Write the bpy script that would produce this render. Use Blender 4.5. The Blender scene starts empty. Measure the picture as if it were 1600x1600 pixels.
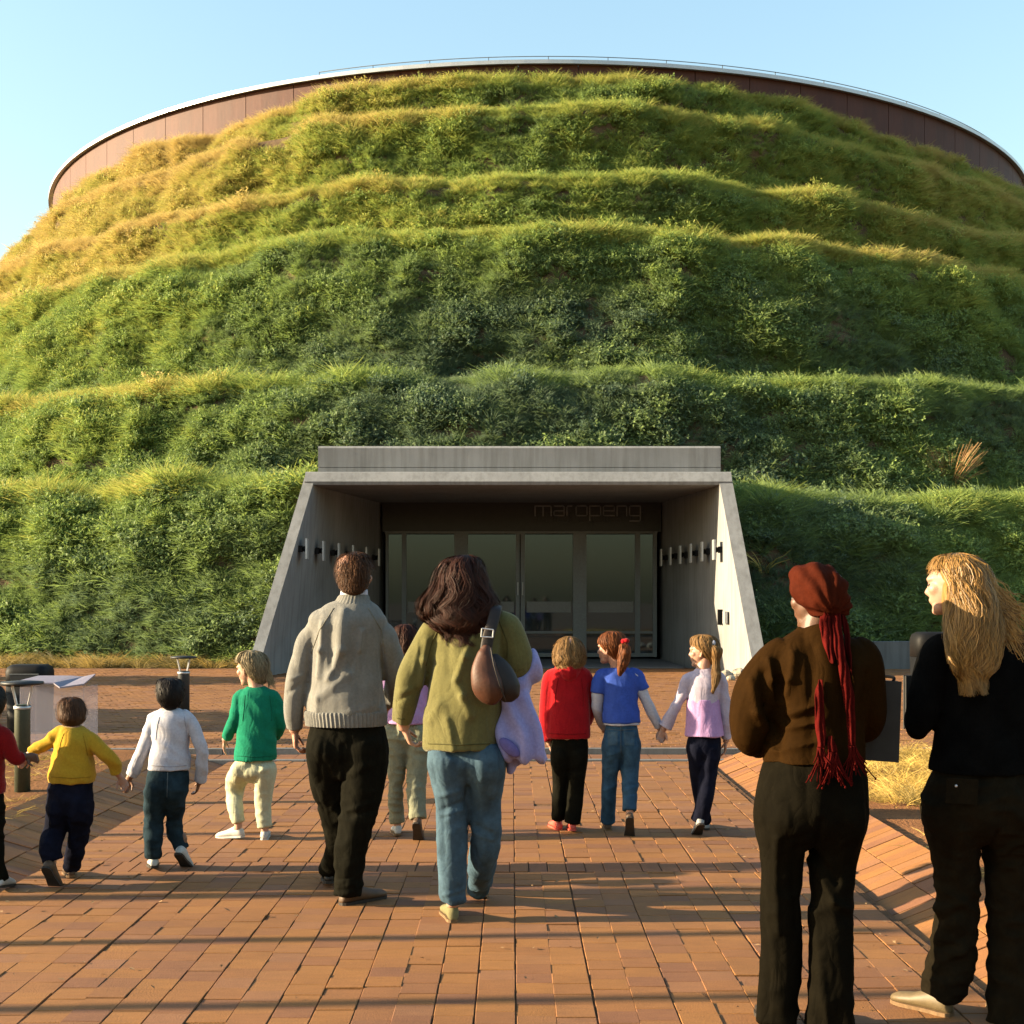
import bpy, math, random
from mathutils.bvhtree import BVHTree
import numpy as np
from mathutils import Vector, Matrix, Euler, noise

# ---------------------------------------------------------------- camera, sky, sun, exposure
F, CX, HY, EYE = 2150.0, 800.0, 938.0, 1.55      # focal length in photo pixels, principal column, horizon row, eye height
scene = bpy.context.scene
COL = scene.collection
cam_d = bpy.data.cameras.new('camera')
cam = bpy.data.objects.new('camera', cam_d)
COL.objects.link(cam)
cam.location = (0, 0, EYE)
cam.rotation_euler = (math.radians(90), 0, 0)
cam_d.sensor_width = 36.0
cam_d.lens = F / 1600 * 36
cam_d.shift_y = (HY - 800) / 1600
cam_d.clip_start, cam_d.clip_end = 0.1, 5000
scene.camera = cam

SUN_EL, SUN_AZ = 16.5, 3.5        # degrees; azimuth 0 = exactly from the left, positive = a little behind the camera
world = bpy.data.worlds.new('World')
scene.world = world
world.use_nodes = True
wn = world.node_tree
sky = wn.nodes.new('ShaderNodeTexSky')
sky.sky_type = 'NISHITA'
sky.sun_disc = False
sky.sun_elevation = math.radians(SUN_EL)
sky.sun_rotation = math.radians(-90 - SUN_AZ)
sky.altitude = 500
sky.air_density = 1.9
sky.dust_density = 2.6
sky.ozone_density = 3.2
wn.links.new(sky.outputs['Color'], wn.nodes['Background'].inputs['Color'])
wn.nodes['Background'].inputs['Strength'].default_value = 0.086

sun_d = bpy.data.lights.new('sun', 'SUN')
sun_d.energy = 5.0
sun_d.angle = math.radians(0.5)
sun_d.color = (1.0, 0.80, 0.52)
sun = bpy.data.objects.new('sun', sun_d)
COL.objects.link(sun)
el, az = math.radians(SUN_EL), math.radians(SUN_AZ)
SUN_DIR = Vector((-math.cos(el) * math.cos(az), -math.cos(el) * math.sin(az), math.sin(el)))   # towards the sun
sun.rotation_euler = SUN_DIR.to_track_quat('Z', 'Y').to_euler()
sun.location = (-30, -5, 30)

vs = scene.view_settings
scene.display_settings.display_device = 'sRGB'
vs.view_transform = 'Standard'
vs.look = 'None'
vs.exposure = 2.12
vs.gamma = 1.0
vs.use_curve_mapping = False
scene.cycles.max_bounces = 8
scene.cycles.diffuse_bounces = 3
scene.cycles.glossy_bounces = 3
scene.cycles.transmission_bounces = 6
scene.cycles.transparent_max_bounces = 8

rnd = random.Random(11)
rng = np.random.default_rng(7)

# ---------------------------------------------------------------- helpers
def tag(o, label=None, cat=None, group=None, kind=None):
    if label: o['label'] = label
    if cat: o['category'] = cat
    if group: o['group'] = group
    if kind: o['kind'] = kind
    return o

def link(name, me, mat=None, parent=None, smooth=False):
    o = bpy.data.objects.new(name, me)
    COL.objects.link(o)
    if mat is not None:
        if len(me.materials) == 0: me.materials.append(mat)
    if parent is not None: o.parent = parent
    if smooth:
        me.polygons.foreach_set('use_smooth', [True] * len(me.polygons))
    return o

def empty(name, loc, rz=0):
    o = bpy.data.objects.new(name, None)
    COL.objects.link(o)
    o.location = loc
    o.rotation_euler = (0, 0, rz)
    o.empty_display_size = 0.2
    return o

def mesh_from(name, verts, faces):
    me = bpy.data.meshes.new(name)
    me.from_pydata([tuple(v) for v in verts], [], faces)
    me.update()
    return me

class MB:
    """collects simple solids into one mesh"""
    def __init__(s): s.v, s.f = [], []
    def add(s, vs_, fs):
        b = len(s.v)
        s.v += [Vector(v) for v in vs_]
        s.f += [tuple(i + b for i in f) for f in fs]
        return s
    def box(s, c, h, rot=None):
        c = Vector(c)
        pts = []
        for dx in (-1, 1):
            for dy in (-1, 1):
                for dz in (-1, 1):
                    p = Vector((dx * h[0], dy * h[1], dz * h[2]))
                    if rot is not None: p = rot @ p
                    pts.append(c + p)
        return s.add(pts, [(0, 1, 3, 2), (4, 6, 7, 5), (0, 4, 5, 1), (2, 3, 7, 6), (0, 2, 6, 4), (1, 5, 7, 3)])
    def b2(s, x0, x1, y0, y1, z0, z1):
        return s.box(((x0 + x1) / 2, (y0 + y1) / 2, (z0 + z1) / 2), ((x1 - x0) / 2, (y1 - y0) / 2, (z1 - z0) / 2))
    def hexa(s, p):      # 8 corners: bottom 0-3, top 4-7
        return s.add(p, [(3, 2, 1, 0), (4, 5, 6, 7), (0, 1, 5, 4), (1, 2, 6, 5), (2, 3, 7, 6), (3, 0, 4, 7)])
    def tube(s, pts, rad, sides=12, sub=5, ref=None, cap=True):
        """closed lofted tube; rad entries r or (a, b): a along ref axis"""
        pts = [Vector(p) for p in pts]
        rr = [(r, r) if not isinstance(r, (tuple, list)) else tuple(r) for r in rad]
        P, R = catmull(pts, rr, sub)
        n = len(P)
        side = None
        rings = []
        for i in range(n):
            t = (P[min(i + 1, n - 1)] - P[max(i - 1, 0)])
            if t.length < 1e-9: t = Vector((0, 0, 1))
            t.normalize()
            base = Vector(ref) if ref is not None else (side if side is not None else Vector((1, 0, 0)))
            if abs(base.dot(t)) > 0.97: base = Vector((0, 1, 0)) if abs(t.y) < 0.9 else Vector((0, 0, 1))
            sd = (base - t * base.dot(t)).normalized()
            side = sd
            up = t.cross(sd)
            rings.append([P[i] + sd * (math.cos(a) * R[i][0]) + up * (math.sin(a) * R[i][1])
                          for a in [2 * math.pi * k / sides for k in range(sides)]])
        return s.rings(rings, cap)
    def hoops(s, rows, sides=20, sub=4, yaw=0.0, cap=True):
        """stack of horizontal elliptical rings: rows of (Vector centre, rx, ry)"""
        pts = [Vector(r[0]) for r in rows]
        P, R = catmull(pts, [(r[1], r[2]) for r in rows], sub)
        c, sn = math.cos(yaw), math.sin(yaw)
        rings = []
        for p, (a, b) in zip(P, R):
            ring = []
            for k in range(sides):
                an = 2 * math.pi * k / sides
                x, y = math.cos(an) * a, math.sin(an) * b
                ring.append(p + Vector((x * c - y * sn, x * sn + y * c, 0)))
            rings.append(ring)
        return s.rings(rings, cap)
    def rings(s, rings, cap=True):
        b = len(s.v)
        n, m = len(rings), len(rings[0])
        for r in rings: s.v += r
        for i in range(n - 1):
            for k in range(m):
                k2 = (k + 1) % m
                s.f.append((b + i * m + k, b + i * m + k2, b + (i + 1) * m + k2, b + (i + 1) * m + k))
        if cap:
            s.f.append(tuple(b + k for k in reversed(range(m))))
            s.f.append(tuple(b + (n - 1) * m + k for k in range(m)))
        return s
    def ball(s, c, r, rot=None, seg=14, rows=9):
        c = Vector(c)
        if not isinstance(r, (tuple, list)): r = (r, r, r)
        rings = []
        for i in range(rows + 1):
            th = math.pi * (i + 0.02) / (rows + 0.04)
            ring = []
            for k in range(seg):
                a = 2 * math.pi * k / seg
                p = Vector((math.sin(th) * math.cos(a) * r[0], math.sin(th) * math.sin(a) * r[1], -math.cos(th) * r[2]))
                if rot is not None: p = rot @ p
                ring.append(c + p)
            rings.append(ring)
        return s.rings(rings)
    def ribbon(s, pts, w, nrm):
        """flat strand that follows pts; w half width, may taper; nrm = facing direction"""
        b = len(s.v)
        n = len(pts)
        for i in range(n):
            t = pts[min(i + 1, n - 1)] - pts[max(i - 1, 0)]
            sd = t.cross(nrm)
            if sd.length < 1e-9: sd = Vector((1, 0, 0))
            sd.normalize()
            ww = w * (1 - 0.75 * (i / (n - 1)) ** 2)
            s.v += [pts[i] - sd * ww, pts[i] + sd * ww]
        for i in range(n - 1):
            s.f.append((b + 2 * i, b + 2 * i + 1, b + 2 * i + 3, b + 2 * i + 2))
        return s
    def mesh(s, name): return mesh_from(name, s.v, s.f)
    def build(s, name, mat=None, parent=None, smooth=False):
        return link(name, s.mesh(name), mat, parent, smooth)

def catmull(pts, rad, sub):
    if len(pts) < 2 or sub <= 1: return list(pts), list(rad)
    P, R = [], []
    n = len(pts)
    for i in range(n - 1):
        p0, p1, p2, p3 = pts[max(i - 1, 0)], pts[i], pts[i + 1], pts[min(i + 2, n - 1)]
        r0, r1, r2, r3 = rad[max(i - 1, 0)], rad[i], rad[i + 1], rad[min(i + 2, n - 1)]
        for k in range(sub):
            t = k / sub
            a, b, c, d = -0.5 * t + t * t - 0.5 * t ** 3, 1 - 2.5 * t * t + 1.5 * t ** 3, 0.5 * t + 2 * t * t - 1.5 * t ** 3, -0.5 * t * t + 0.5 * t ** 3
            P.append(p0 * a + p1 * b + p2 * c + p3 * d)
            R.append(tuple(max(1e-4, r0[j] * a + r1[j] * b + r2[j] * c + r3[j] * d) for j in (0, 1)))
    P.append(pts[-1]); R.append(tuple(rad[-1]))
    return P, R

WORK = bpy.data.scenes.new('workshop')
def remeshed(mb, name, voxel, smooth_it=4, decimate=None, factor=0.5):
    """union of the collected solids as one continuous surface"""
    me = mb.mesh(name + '_raw')
    o = bpy.data.objects.new(name + '_raw', me)
    WORK.collection.objects.link(o)
    m = o.modifiers.new('r', 'REMESH'); m.mode = 'VOXEL'; m.voxel_size = voxel
    if smooth_it:
        m = o.modifiers.new('s', 'SMOOTH'); m.iterations = smooth_it; m.factor = factor
    if decimate:
        m = o.modifiers.new('d', 'DECIMATE'); m.ratio = decimate
    vl = WORK.view_layers[0]
    vl.update()
    dg = vl.depsgraph
    out = bpy.data.meshes.new_from_object(o.evaluated_get(dg))
    out.name = name
    bpy.data.objects.remove(o)
    bpy.data.meshes.remove(me)
    out.polygons.foreach_set('use_smooth', [True] * len(out.polygons))
    return out

def displace(me, fn):
    n = len(me.vertices)
    co = np.empty(n * 3, np.float32); no = np.empty(n * 3, np.float32)
    me.vertices.foreach_get('co', co); me.vertex_normals.foreach_get('vector', no)
    co = co.reshape(-1, 3); no = no.reshape(-1, 3)
    d = np.array([fn(Vector(c), m) for c, m in zip(co.tolist(), no.tolist())], np.float32)
    me.vertices.foreach_set('co', (co + no * d[:, None]).reshape(-1))
    me.update()

def lin(r, g, b):
    f = lambda c: (c / 255 / 12.92) if c / 255 <= 0.04045 else ((c / 255 + 0.055) / 1.055) ** 2.4
    return (f(r), f(g), f(b), 1)

# ---------------------------------------------------------------- materials
class NT:
    def __init__(s, name):
        s.m = bpy.data.materials.new(name)
        s.m.use_nodes = True
        s.t = s.m.node_tree
        s.p = s.t.nodes['Principled BSDF']
        s.out = s.t.nodes['Material Output']
    def n(s, typ, **kw):
        nd = s.t.nodes.new(typ)
        for k, v in kw.items():
            if k in nd.inputs: nd.inputs[k].default_value = v
            else: setattr(nd, k, v)
        return nd
    def l(s, a, b): s.t.links.new(a, b)
    def coord(s, which='Object', scale=None):
        c = s.n('ShaderNodeTexCoord')
        if scale is None: return c.outputs[which]
        mp = s.n('ShaderNodeMapping')
        mp.inputs['Scale'].default_value = scale
        s.l(c.outputs[which], mp.inputs['Vector'])
        return mp.outputs['Vector']
    def noise(s, vec, scale, detail=4, rough=0.55):
        nd = s.n('ShaderNodeTexNoise')
        nd.inputs['Scale'].default_value = scale
        nd.inputs['Detail'].default_value = detail
        nd.inputs['Roughness'].default_value = rough
        if vec is not None: s.l(vec, nd.inputs['Vector'])
        return nd.outputs['Fac']
    def ramp(s, fac, stops):
        r = s.n('ShaderNodeValToRGB')
        e = r.color_ramp.elements
        while len(e) < len(stops): e.new(0.5)
        for i, (p, c) in enumerate(stops):
            e[i].position = p
            e[i].color = c if len(c) == 4 else (*c, 1)
        s.l(fac, r.inputs['Fac'])
        return r.outputs['Color']
    def mix(s, fac, a, b, blend='MIX'):
        m = s.n('ShaderNodeMix', data_type='RGBA', blend_type=blend)
        for sock, val in ((m.inputs[0], fac), (m.inputs[6], a), (m.inputs[7], b)):
            if hasattr(val, 'links') or isinstance(val, bpy.types.NodeSocket): s.l(val, sock)
            else: sock.default_value = val
        return m.outputs[2]
    def bump(s, h, strength=0.3, dist=0.01):
        b = s.n('ShaderNodeBump')
        b.inputs['Strength'].default_value = strength
        b.inputs['Distance'].default_value = dist
        s.l(h, b.inputs['Height'])
        s.l(b.outputs['Normal'], s.p.inputs['Normal'])
        return b
    def set(s, **kw):
        for k, v in kw.items():
            k = k.replace('_', ' ')
            if isinstance(v, bpy.types.NodeSocket): s.l(v, s.p.inputs[k])
            else: s.p.inputs[k].default_value = v
        return s

def mul(c, f): return (c[0] * f, c[1] * f, c[2] * f, 1)

def cloth(name, col, rough=0.9, fine=260, strength=0.35, var=0.25, wave=None, sheen=0.0, dist=0.004, wrinkle=0.24):
    col = mul(col, .78)
    t = NT(name)
    v = t.coord()
    a = t.noise(v, 14, 5)
    c = t.ramp(a, [(0.3, mul(col, 1 - var)), (0.7, mul(col, 1 + var))])
    c = t.mix(.5, c, t.ramp(t.noise(v, 75, 4, .7), [(.3, (.72, .72, .72, 1)), (.7, (1.22, 1.22, 1.22, 1))]), 'MULTIPLY')
    f = t.noise(v, fine, 3)
    h = f
    if wave:
        w = t.n('ShaderNodeTexWave', wave_type='BANDS', bands_direction=wave[0])
        w.inputs['Scale'].default_value = wave[1]
        w.inputs['Distortion'].default_value = 0.6
        t.l(v, w.inputs['Vector'])
        h = t.mix(0.75, f, w.outputs['Color'])
        c = t.mix(0.25, c, w.outputs['Color'], 'MULTIPLY')
    wn_ = t.n('ShaderNodeTexNoise'); t.l(t.coord('Object', (11, 11, 6)), wn_.inputs['Vector'])
    wn_.inputs['Scale'].default_value = 1.0; wn_.inputs['Detail'].default_value = 1.6; wn_.inputs['Distortion'].default_value = 1.2
    ab = t.n('ShaderNodeMath', operation='SUBTRACT'); t.l(wn_.outputs['Fac'], ab.inputs[0]); ab.inputs[1].default_value = .5
    ab2 = t.n('ShaderNodeMath', operation='ABSOLUTE'); t.l(ab.outputs[0], ab2.inputs[0])
    ab3 = t.n('ShaderNodeMath', operation='POWER'); t.l(ab2.outputs[0], ab3.inputs[0]); ab3.inputs[1].default_value = .8
    b1 = t.bump(ab3.outputs[0], wrinkle, .03)
    b2_ = t.bump(h, strength, dist)
    t.l(b1.outputs['Normal'], b2_.inputs['Normal'])
    t.set(Base_Color=c, Roughness=rough)
    t.p.inputs['Specular IOR Level'].default_value = 0.12 if sum(col[:3]) > .10 else 0.02
    if sheen:
        t.p.inputs['Sheen Weight'].default_value = sheen
        t.p.inputs['Sheen Roughness'].default_value = 0.4
    return t.m

def plain(name, col, rough=0.6, metal=0.0, nscale=30, var=0.15, bump=0.1, dist=0.003, spec=0.35):
    col = mul(col, .8)
    t = NT(name)
    v = t.coord()
    a = t.noise(v, nscale, 6)
    t.set(Base_Color=t.ramp(a, [(0.3, mul(col, 1 - var)), (0.7, mul(col, 1 + var))]), Roughness=rough, Metallic=metal)
    t.p.inputs['Specular IOR Level'].default_value = spec
    if bump: t.bump(t.noise(v, nscale * 4, 4), bump, dist)
    return t.m

def skin(name, col):
    col = mul(col, .8)
    t = NT(name)
    v = t.coord()
    a = t.noise(v, 22, 4)
    t.set(Base_Color=t.ramp(a, [(0.3, mul(col, 0.88)), (0.7, (min(1, col[0] * 1.1), col[1] * 0.98, col[2] * 0.95, 1))]), Roughness=0.55)
    t.p.inputs['Subsurface Weight'].default_value = 0.08
    t.p.inputs['Subsurface Radius'].default_value = (0.01, 0.004, 0.002)
    t.bump(t.noise(v, 300, 3), 0.12, 0.002)
    return t.m

def hairmat(name, dark, light, gloss=.14):
    dark, light = mul(dark, .7), mul(light, .85)
    t = NT(name)
    g = t.n('ShaderNodeNewGeometry')
    v = t.coord('Object', (45, 45, 5))
    a = t.noise(v, 2.2, 5)
    mixf = t.n('ShaderNodeMath', operation='MULTIPLY_ADD')
    t.l(g.outputs['Random Per Island'], mixf.inputs[0]); mixf.inputs[1].default_value = 0.5
    sc = t.n('ShaderNodeMath', operation='MULTIPLY'); t.l(a, sc.inputs[0]); sc.inputs[1].default_value = 0.6
    t.l(sc.outputs[0], mixf.inputs[2])
    t.set(Base_Color=t.ramp(mixf.outputs[0], [(0.2, dark), (0.75, light)]), Roughness=0.6 if gloss < .2 else .42)
    t.p.inputs['Specular IOR Level'].default_value = gloss
    t.bump(t.noise(t.coord('Object', (140, 140, 9)), 2, 4), 0.3, 0.003)
    return t.m

def concrete_mat(name, col=(0.212, 0.215, 0.215, 1)):
    t = NT(name)
    v = t.coord()
    big = t.noise(v, 0.9, 6)
    streak = t.noise(t.coord('Object', (7, 7, 0.45)), 1.3, 5, 0.6)
    fine = t.noise(v, 60, 5)
    c = t.ramp(big, [(0.25, mul(col, 0.78)), (0.75, mul(col, 1.14))])
    c = t.mix(0.4, c, t.ramp(streak, [(0.34, (0.42, 0.40, 0.37, 1)), (0.56, (1, 1, 1, 1))]), 'MULTIPLY')
    c = t.mix(0.3, c, t.ramp(fine, [(0.3, (0.6, 0.6, 0.6, 1)), (0.7, (1, 1, 1, 1))]), 'MULTIPLY')
    h = t.mix(0.5, fine, t.noise(v, 9, 5))
    t.bump(h, 0.35, 0.012)
    t.set(Base_Color=c, Roughness=0.85)
    return t.m

def brick_mat(name, source):
    """fired clay paver; source 'object' or 'attr' for the piece to piece variation"""
    t = NT(name)
    if source == 'object':
        r = t.n('ShaderNodeObjectInfo').outputs['Random']
    else:
        at = t.n('ShaderNodeAttribute'); at.attribute_name = 'tint'; r = at.outputs['Fac']
    gp = t.n('ShaderNodeNewGeometry').outputs['Position']
    c = t.ramp(r, [(0.0, (0.160, 0.070, 0.034, 1)), (0.22, (0.195, 0.085, 0.031, 1)), (0.5, (0.210, 0.092, 0.027, 1)), (0.75, (0.228, 0.102, 0.029, 1)), (1.0, (0.190, 0.088, 0.042, 1))])
    mp = t.n('ShaderNodeMapping'); mp.inputs['Scale'].default_value = (9, 34, 9); t.l(gp, mp.inputs['Vector'])
    str_ = t.noise(mp.outputs['Vector'], 1.0, 5, 0.6)
    c = t.mix(0.5, c, t.ramp(str_, [(0.3, (0.76, 0.75, 0.76, 1)), (0.62, (1.06, 1.04, 1.0, 1))]), 'MULTIPLY')
    stain = t.noise(gp, 1.1, 6, 0.65)
    c = t.mix(0.55, c, t.ramp(stain, [(0.32, (0.66, 0.66, 0.7, 1)), (0.55, (1, 1, 1, 1))]), 'MULTIPLY')
    spk = t.noise(gp, 130, 3)
    c = t.mix(0.5, c, t.ramp(spk, [(0.3, (0.7, 0.66, 0.62, 1)), (0.6, (1.05, 1.03, 1, 1))]), 'MULTIPLY')
    t.bump(t.mix(0.4, spk, str_), 0.5, 0.006)
    t.set(Base_Color=c, Roughness=0.8)
    t.p.inputs['Specular IOR Level'].default_value = 0.3
    return t.m

def soil_mat(name, a, b, scale=1.2):
    t = NT(name)
    gp = t.n('ShaderNodeNewGeometry').outputs['Position']
    n1 = t.noise(gp, scale, 8, 0.62)
    n2 = t.noise(gp, scale * 22, 6, 0.6)
    c = t.ramp(n1, [(0.3, a), (0.7, b)])
    c = t.mix(0.6, c, t.ramp(n2, [(0.3, (0.5, 0.47, 0.44, 1)), (0.68, (1.15, 1.1, 1.0, 1))]), 'MULTIPLY')
    t.bump(t.mix(0.5, n1, n2), 0.9, 0.05)
    t.set(Base_Color=c, Roughness=0.95)
    t.p.inputs['Specular IOR Level'].default_value = 0.1
    return t.m

def foliage_mat(name, stops, translucent=0.35):
    """leaf colours picked per plant (tint of the instance) with a small shift per blade"""
    t = NT(name)
    at = t.n('ShaderNodeAttribute'); at.attribute_type = 'INSTANCER'; at.attribute_name = 'tint'
    g = t.n('ShaderNodeNewGeometry')
    ma = t.n('ShaderNodeMath', operation='MULTIPLY_ADD')
    t.l(g.outputs['Random Per Island'], ma.inputs[0]); ma.inputs[1].default_value = 0.22; ma.inputs[2].default_value = -0.11
    ad = t.n('ShaderNodeMath', operation='ADD'); t.l(at.outputs['Fac'], ad.inputs[0]); t.l(ma.outputs[0], ad.inputs[1])
    c = t.ramp(ad.outputs[0], stops)
    t.set(Base_Color=c, Roughness=0.6)
    t.p.inputs['Specular IOR Level'].default_value = 0.25
    tr = t.n('ShaderNodeBsdfTranslucent')
    t.l(c, tr.inputs['Color'])
    mx = t.n('ShaderNodeMixShader'); mx.inputs[0].default_value = translucent
    t.l(t.p.outputs[0], mx.inputs[1]); t.l(tr.outputs[0], mx.inputs[2])
    t.l(mx.outputs[0], t.out.inputs['Surface'])
    return t.m

M = {}
M['concrete'] = concrete_mat('pale cast concrete')
M['concrete_dark'] = concrete_mat('grey concrete', (0.115, 0.115, 0.115, 1))
M['brick'] = brick_mat('clay paver piece', 'object')
M['brick_far'] = brick_mat('clay paver field', 'attr')
M['mortar'] = soil_mat('joint sand', (0.10, 0.058, 0.034, 1), (0.18, 0.10, 0.055, 1), 6)
M['soil_red'] = soil_mat('red soil', (0.13, 0.058, 0.025, 1), (0.24, 0.115, 0.05, 1), 2.2)
M['soil_hill'] = soil_mat('hill soil', (0.07, 0.048, 0.03, 1), (0.15, 0.105, 0.065, 1), 0.7)
M['ground'] = soil_mat('dusty ground', (0.14, 0.085, 0.05, 1), (0.22, 0.14, 0.085, 1), 0.5)
M['steel'] = plain('dark steel', (0.03, 0.032, 0.034, 1), 0.5, 0.3)
M['alu'] = plain('grey aluminium', (0.16, 0.175, 0.18, 1), 0.5, 0.3)
M['black_plastic'] = plain('black plastic', (0.006, 0.006, 0.0065, 1), 0.6, 0, 60, 0.3, 0.1, 0.003, 0.15)
M['green_post'] = plain('olive green paint', (0.045, 0.052, 0.032, 1), 0.5, 0, 40, 0.15)
M['light_metal'] = plain('pale metal', (0.55, 0.56, 0.57, 1), 0.4, 0.5)
M['white_paint'] = plain('white paint', (0.75, 0.75, 0.76, 1), 0.5)
M['dark_wall'] = plain('dark fascia', (0.012, 0.012, 0.012, 1), 0.35, 0, 8, 0.3)
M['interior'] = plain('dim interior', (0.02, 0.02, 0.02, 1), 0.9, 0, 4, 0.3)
# ---------------------------------------------------------------- ground, path, plaza
def sheet(name, x0, x1, y0, y1, z, mat, nx=1, ny=1, zf=None):
    v, f = [], []
    for j in range(ny + 1):
        for i in range(nx + 1):
            x, y = x0 + (x1 - x0) * i / nx, y0 + (y1 - y0) * j / ny
            v.append((x, y, z + (zf(x, y) if zf else 0)))
    for j in range(ny):
        for i in range(nx):
            a = j * (nx + 1) + i
            f.append((a, a + 1, a + nx + 2, a + nx + 1))
    return link(name, mesh_from(name, v, f), mat)

PL, PR = -2.72, 1.88            # path edges
BL, BR = -3.40, 2.36            # outer tops of the sloping brick banks
PEND = 13.25                    # the cross channel starts here
CH1 = 14.35
g = sheet('ground', -900, 900, -700, 1200, -0.16, M['ground'])
tag(g, kind='structure')
base = sheet('path', PL, PR, 0.6, PEND, -0.0055, M['mortar'])
tag(base, kind='structure')

def brick_boxes(items, name, mat, parent=None, chamf=0.0022):
    """items: (origin, ux, uy, uz, hx, hy, h, tint): many bricks in one mesh with a tint attribute"""
    n = len(items)
    V = np.zeros((n, 12, 3), np.float32)
    for i, (o, ux, uy, uz, hx, hy, h, t) in enumerate(items):
        o, ux, uy, uz = map(np.array, (o, ux, uy, uz))
        k = 0
        for (ax, ay, dz) in ((hx - chamf, hy - chamf, 0), (hx, hy, -chamf), (hx, hy, -h)):
            for sx, sy in ((-1, -1), (1, -1), (1, 1), (-1, 1)):
                V[i, k] = o + ux * sx * ax + uy * sy * ay + uz * dz
                k += 1
    fq = np.array([(0, 1, 2, 3)] + [(4 + a, 4 + (a + 1) % 4, (a + 1) % 4, a) for a in range(4)] + [(8 + a, 8 + (a + 1) % 4, 4 + (a + 1) % 4, 4 + a) for a in range(4)])
    Fq = (fq[None] + (np.arange(n) * 12)[:, None, None]).reshape(-1, 4)
    me = bpy.data.meshes.new(name)
    me.vertices.add(n * 12); me.vertices.foreach_set('co', V.reshape(-1))
    nf = len(Fq)
    me.loops.add(nf * 4); me.loops.foreach_set('vertex_index', Fq.reshape(-1).astype(np.int32))
    me.polygons.add(nf); me.polygons.foreach_set('loop_start', np.arange(0, nf * 4, 4, dtype=np.int32))
    me.update(calc_edges=True)
    me.polygons.foreach_set('use_smooth', [False] * nf)
    at = me.attributes.new('tint', 'FLOAT', 'POINT')
    at.data.foreach_set('value', np.repeat(np.array([it[7] for it in items], np.float32), 12))
    return link(name, me, mat, parent)

CW, CL = 0.152, 0.147           # paver module across and along
near, far = [], []
SOLD = [(7.86, 8.15), (10.22, 10.30)]
def is_band(y0, y1): return any(not (y1 < a or y0 > b) for a, b in SOLD[:1])
x = PL + 0.30
col = 0
X, Y, Z = (1, 0, 0), (0, 1, 0), (0, 0, 1)
while x + CW < PR - 0.005:
    y = 2.2 + rnd.random() * CL
    wob = rnd.uniform(-.004, .004)
    while y < PEND - 0.02:
        ln = CL * rnd.choice((1, 1, 1, 1, .98, 1.02))
        y1 = min(y + ln, PEND - .01)
        if y < 7.86 < y1: y1 = 7.86
        if 7.85 <= y < 8.15: y = 8.155; continue
        if y1 - y > 0.03:
            tilt = (rnd.gauss(0, .0045), rnd.gauss(0, .006))
            c = (x + CW / 2 + wob, (y + y1) / 2, rnd.gauss(0, .0018))
            gap = .0012 if rnd.random() < .75 else .0026
            ux = np.array((1, 0, tilt[0])); uy = np.array((0, 1, tilt[1]))
            it = (c, ux, uy, Z, CW / 2 - gap, (y1 - y) / 2 - (.0011 if rnd.random() < .75 else .003), .05, rnd.random())
            (near if y > 4.4 else far).append(it)
        y = y1
    x += CW
    col += 1
near.sort(key=lambda it: it[0][1] + 0.15 * abs(it[0][0]))
vis = [it for it in near if abs(it[0][0]) < it[0][1] * 0.385 and it[0][1] > 4.98]
pick = set(id(it) for it in vis[:290])
single = vis[:290]
far += [it for it in near if id(it) not in pick]
# soldier course, header courses along both edges
x = PL + 0.31
while x < PR:
    far.append(((x + .054, 8.005, rnd.gauss(0, .0015)), np.array((1, 0, rnd.gauss(0, .01))), np.array((0, 1, rnd.gauss(0, .01))), Z, .0515, .14, .05, .2 * rnd.random()))
    x += .109
y = 2.2
while y < PEND - .1:
    far.append(((PL + .15, y + .05, rnd.gauss(0, .002)), X, np.array((0, 1, rnd.gauss(0, .015))), Z, .146, .047, .05, rnd.random() * .8))
    y += .1
# sloping banks
def bank(xa, za, xb, zb, y0, y1):
    d = np.array((xb - xa, 0, zb - za)); L = np.linalg.norm(d); d = d / L
    nrm = np.cross(d, (0, 1, 0)); nrm = nrm if nrm[2] > 0 else -nrm
    rows = max(1, round(L / .235)); w = L / rows
    for r in range(rows):
        yy = y0 + (r % 2) * .05
        while yy < y1:
            o = np.array((xa, 0, za)) + d * (w * (r + .5)) + np.array((0, yy + .055, 0)) + nrm * rnd.gauss(0, .002)
            far.append((o, d, np.array((0, 1, rnd.gauss(0, .01))), nrm, w / 2 - .003, .0525, .05, rnd.random()))
            yy += .109
bank(PL - .02, -.045, BL, .14, 3.0, PEND)
bank(PR + .02, -.045, BR, .14, 3.0, PEND)
pf = brick_boxes(far, 'brick_field', M['brick_far'], base)
pf['kind'] = 'stuff'
# the nearest pavers, each an object
vmesh = {}
for it in single:
    key = (round(it[4], 4), round(it[5], 3))
    if key not in vmesh:
        mb = MB(); c = .0022; hx, hy = it[4], it[5]; v = []
        for ax, ay, dz in ((hx - c, hy - c, 0), (hx, hy, -c), (hx, hy, -.05)):
            for sx, sy in ((-1, -1), (1, -1), (1, 1), (-1, 1)): v.append((sx * ax, sy * ay, dz))
        f = [(0, 1, 2, 3)] + [(4 + a, 4 + (a + 1) % 4, (a + 1) % 4, a) for a in range(4)] + [(8 + a, 8 + (a + 1) % 4, 4 + (a + 1) % 4, 4 + a) for a in range(4)]
        me = mb.add(v, f).mesh('brick'); me.materials.append(M['brick'])
        vmesh[key] = me
    o = link('brick', vmesh[key], None, base)
    o.location = it[0]
    o.rotation_euler = (it[2][2], -it[1][2], 0)
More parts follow.
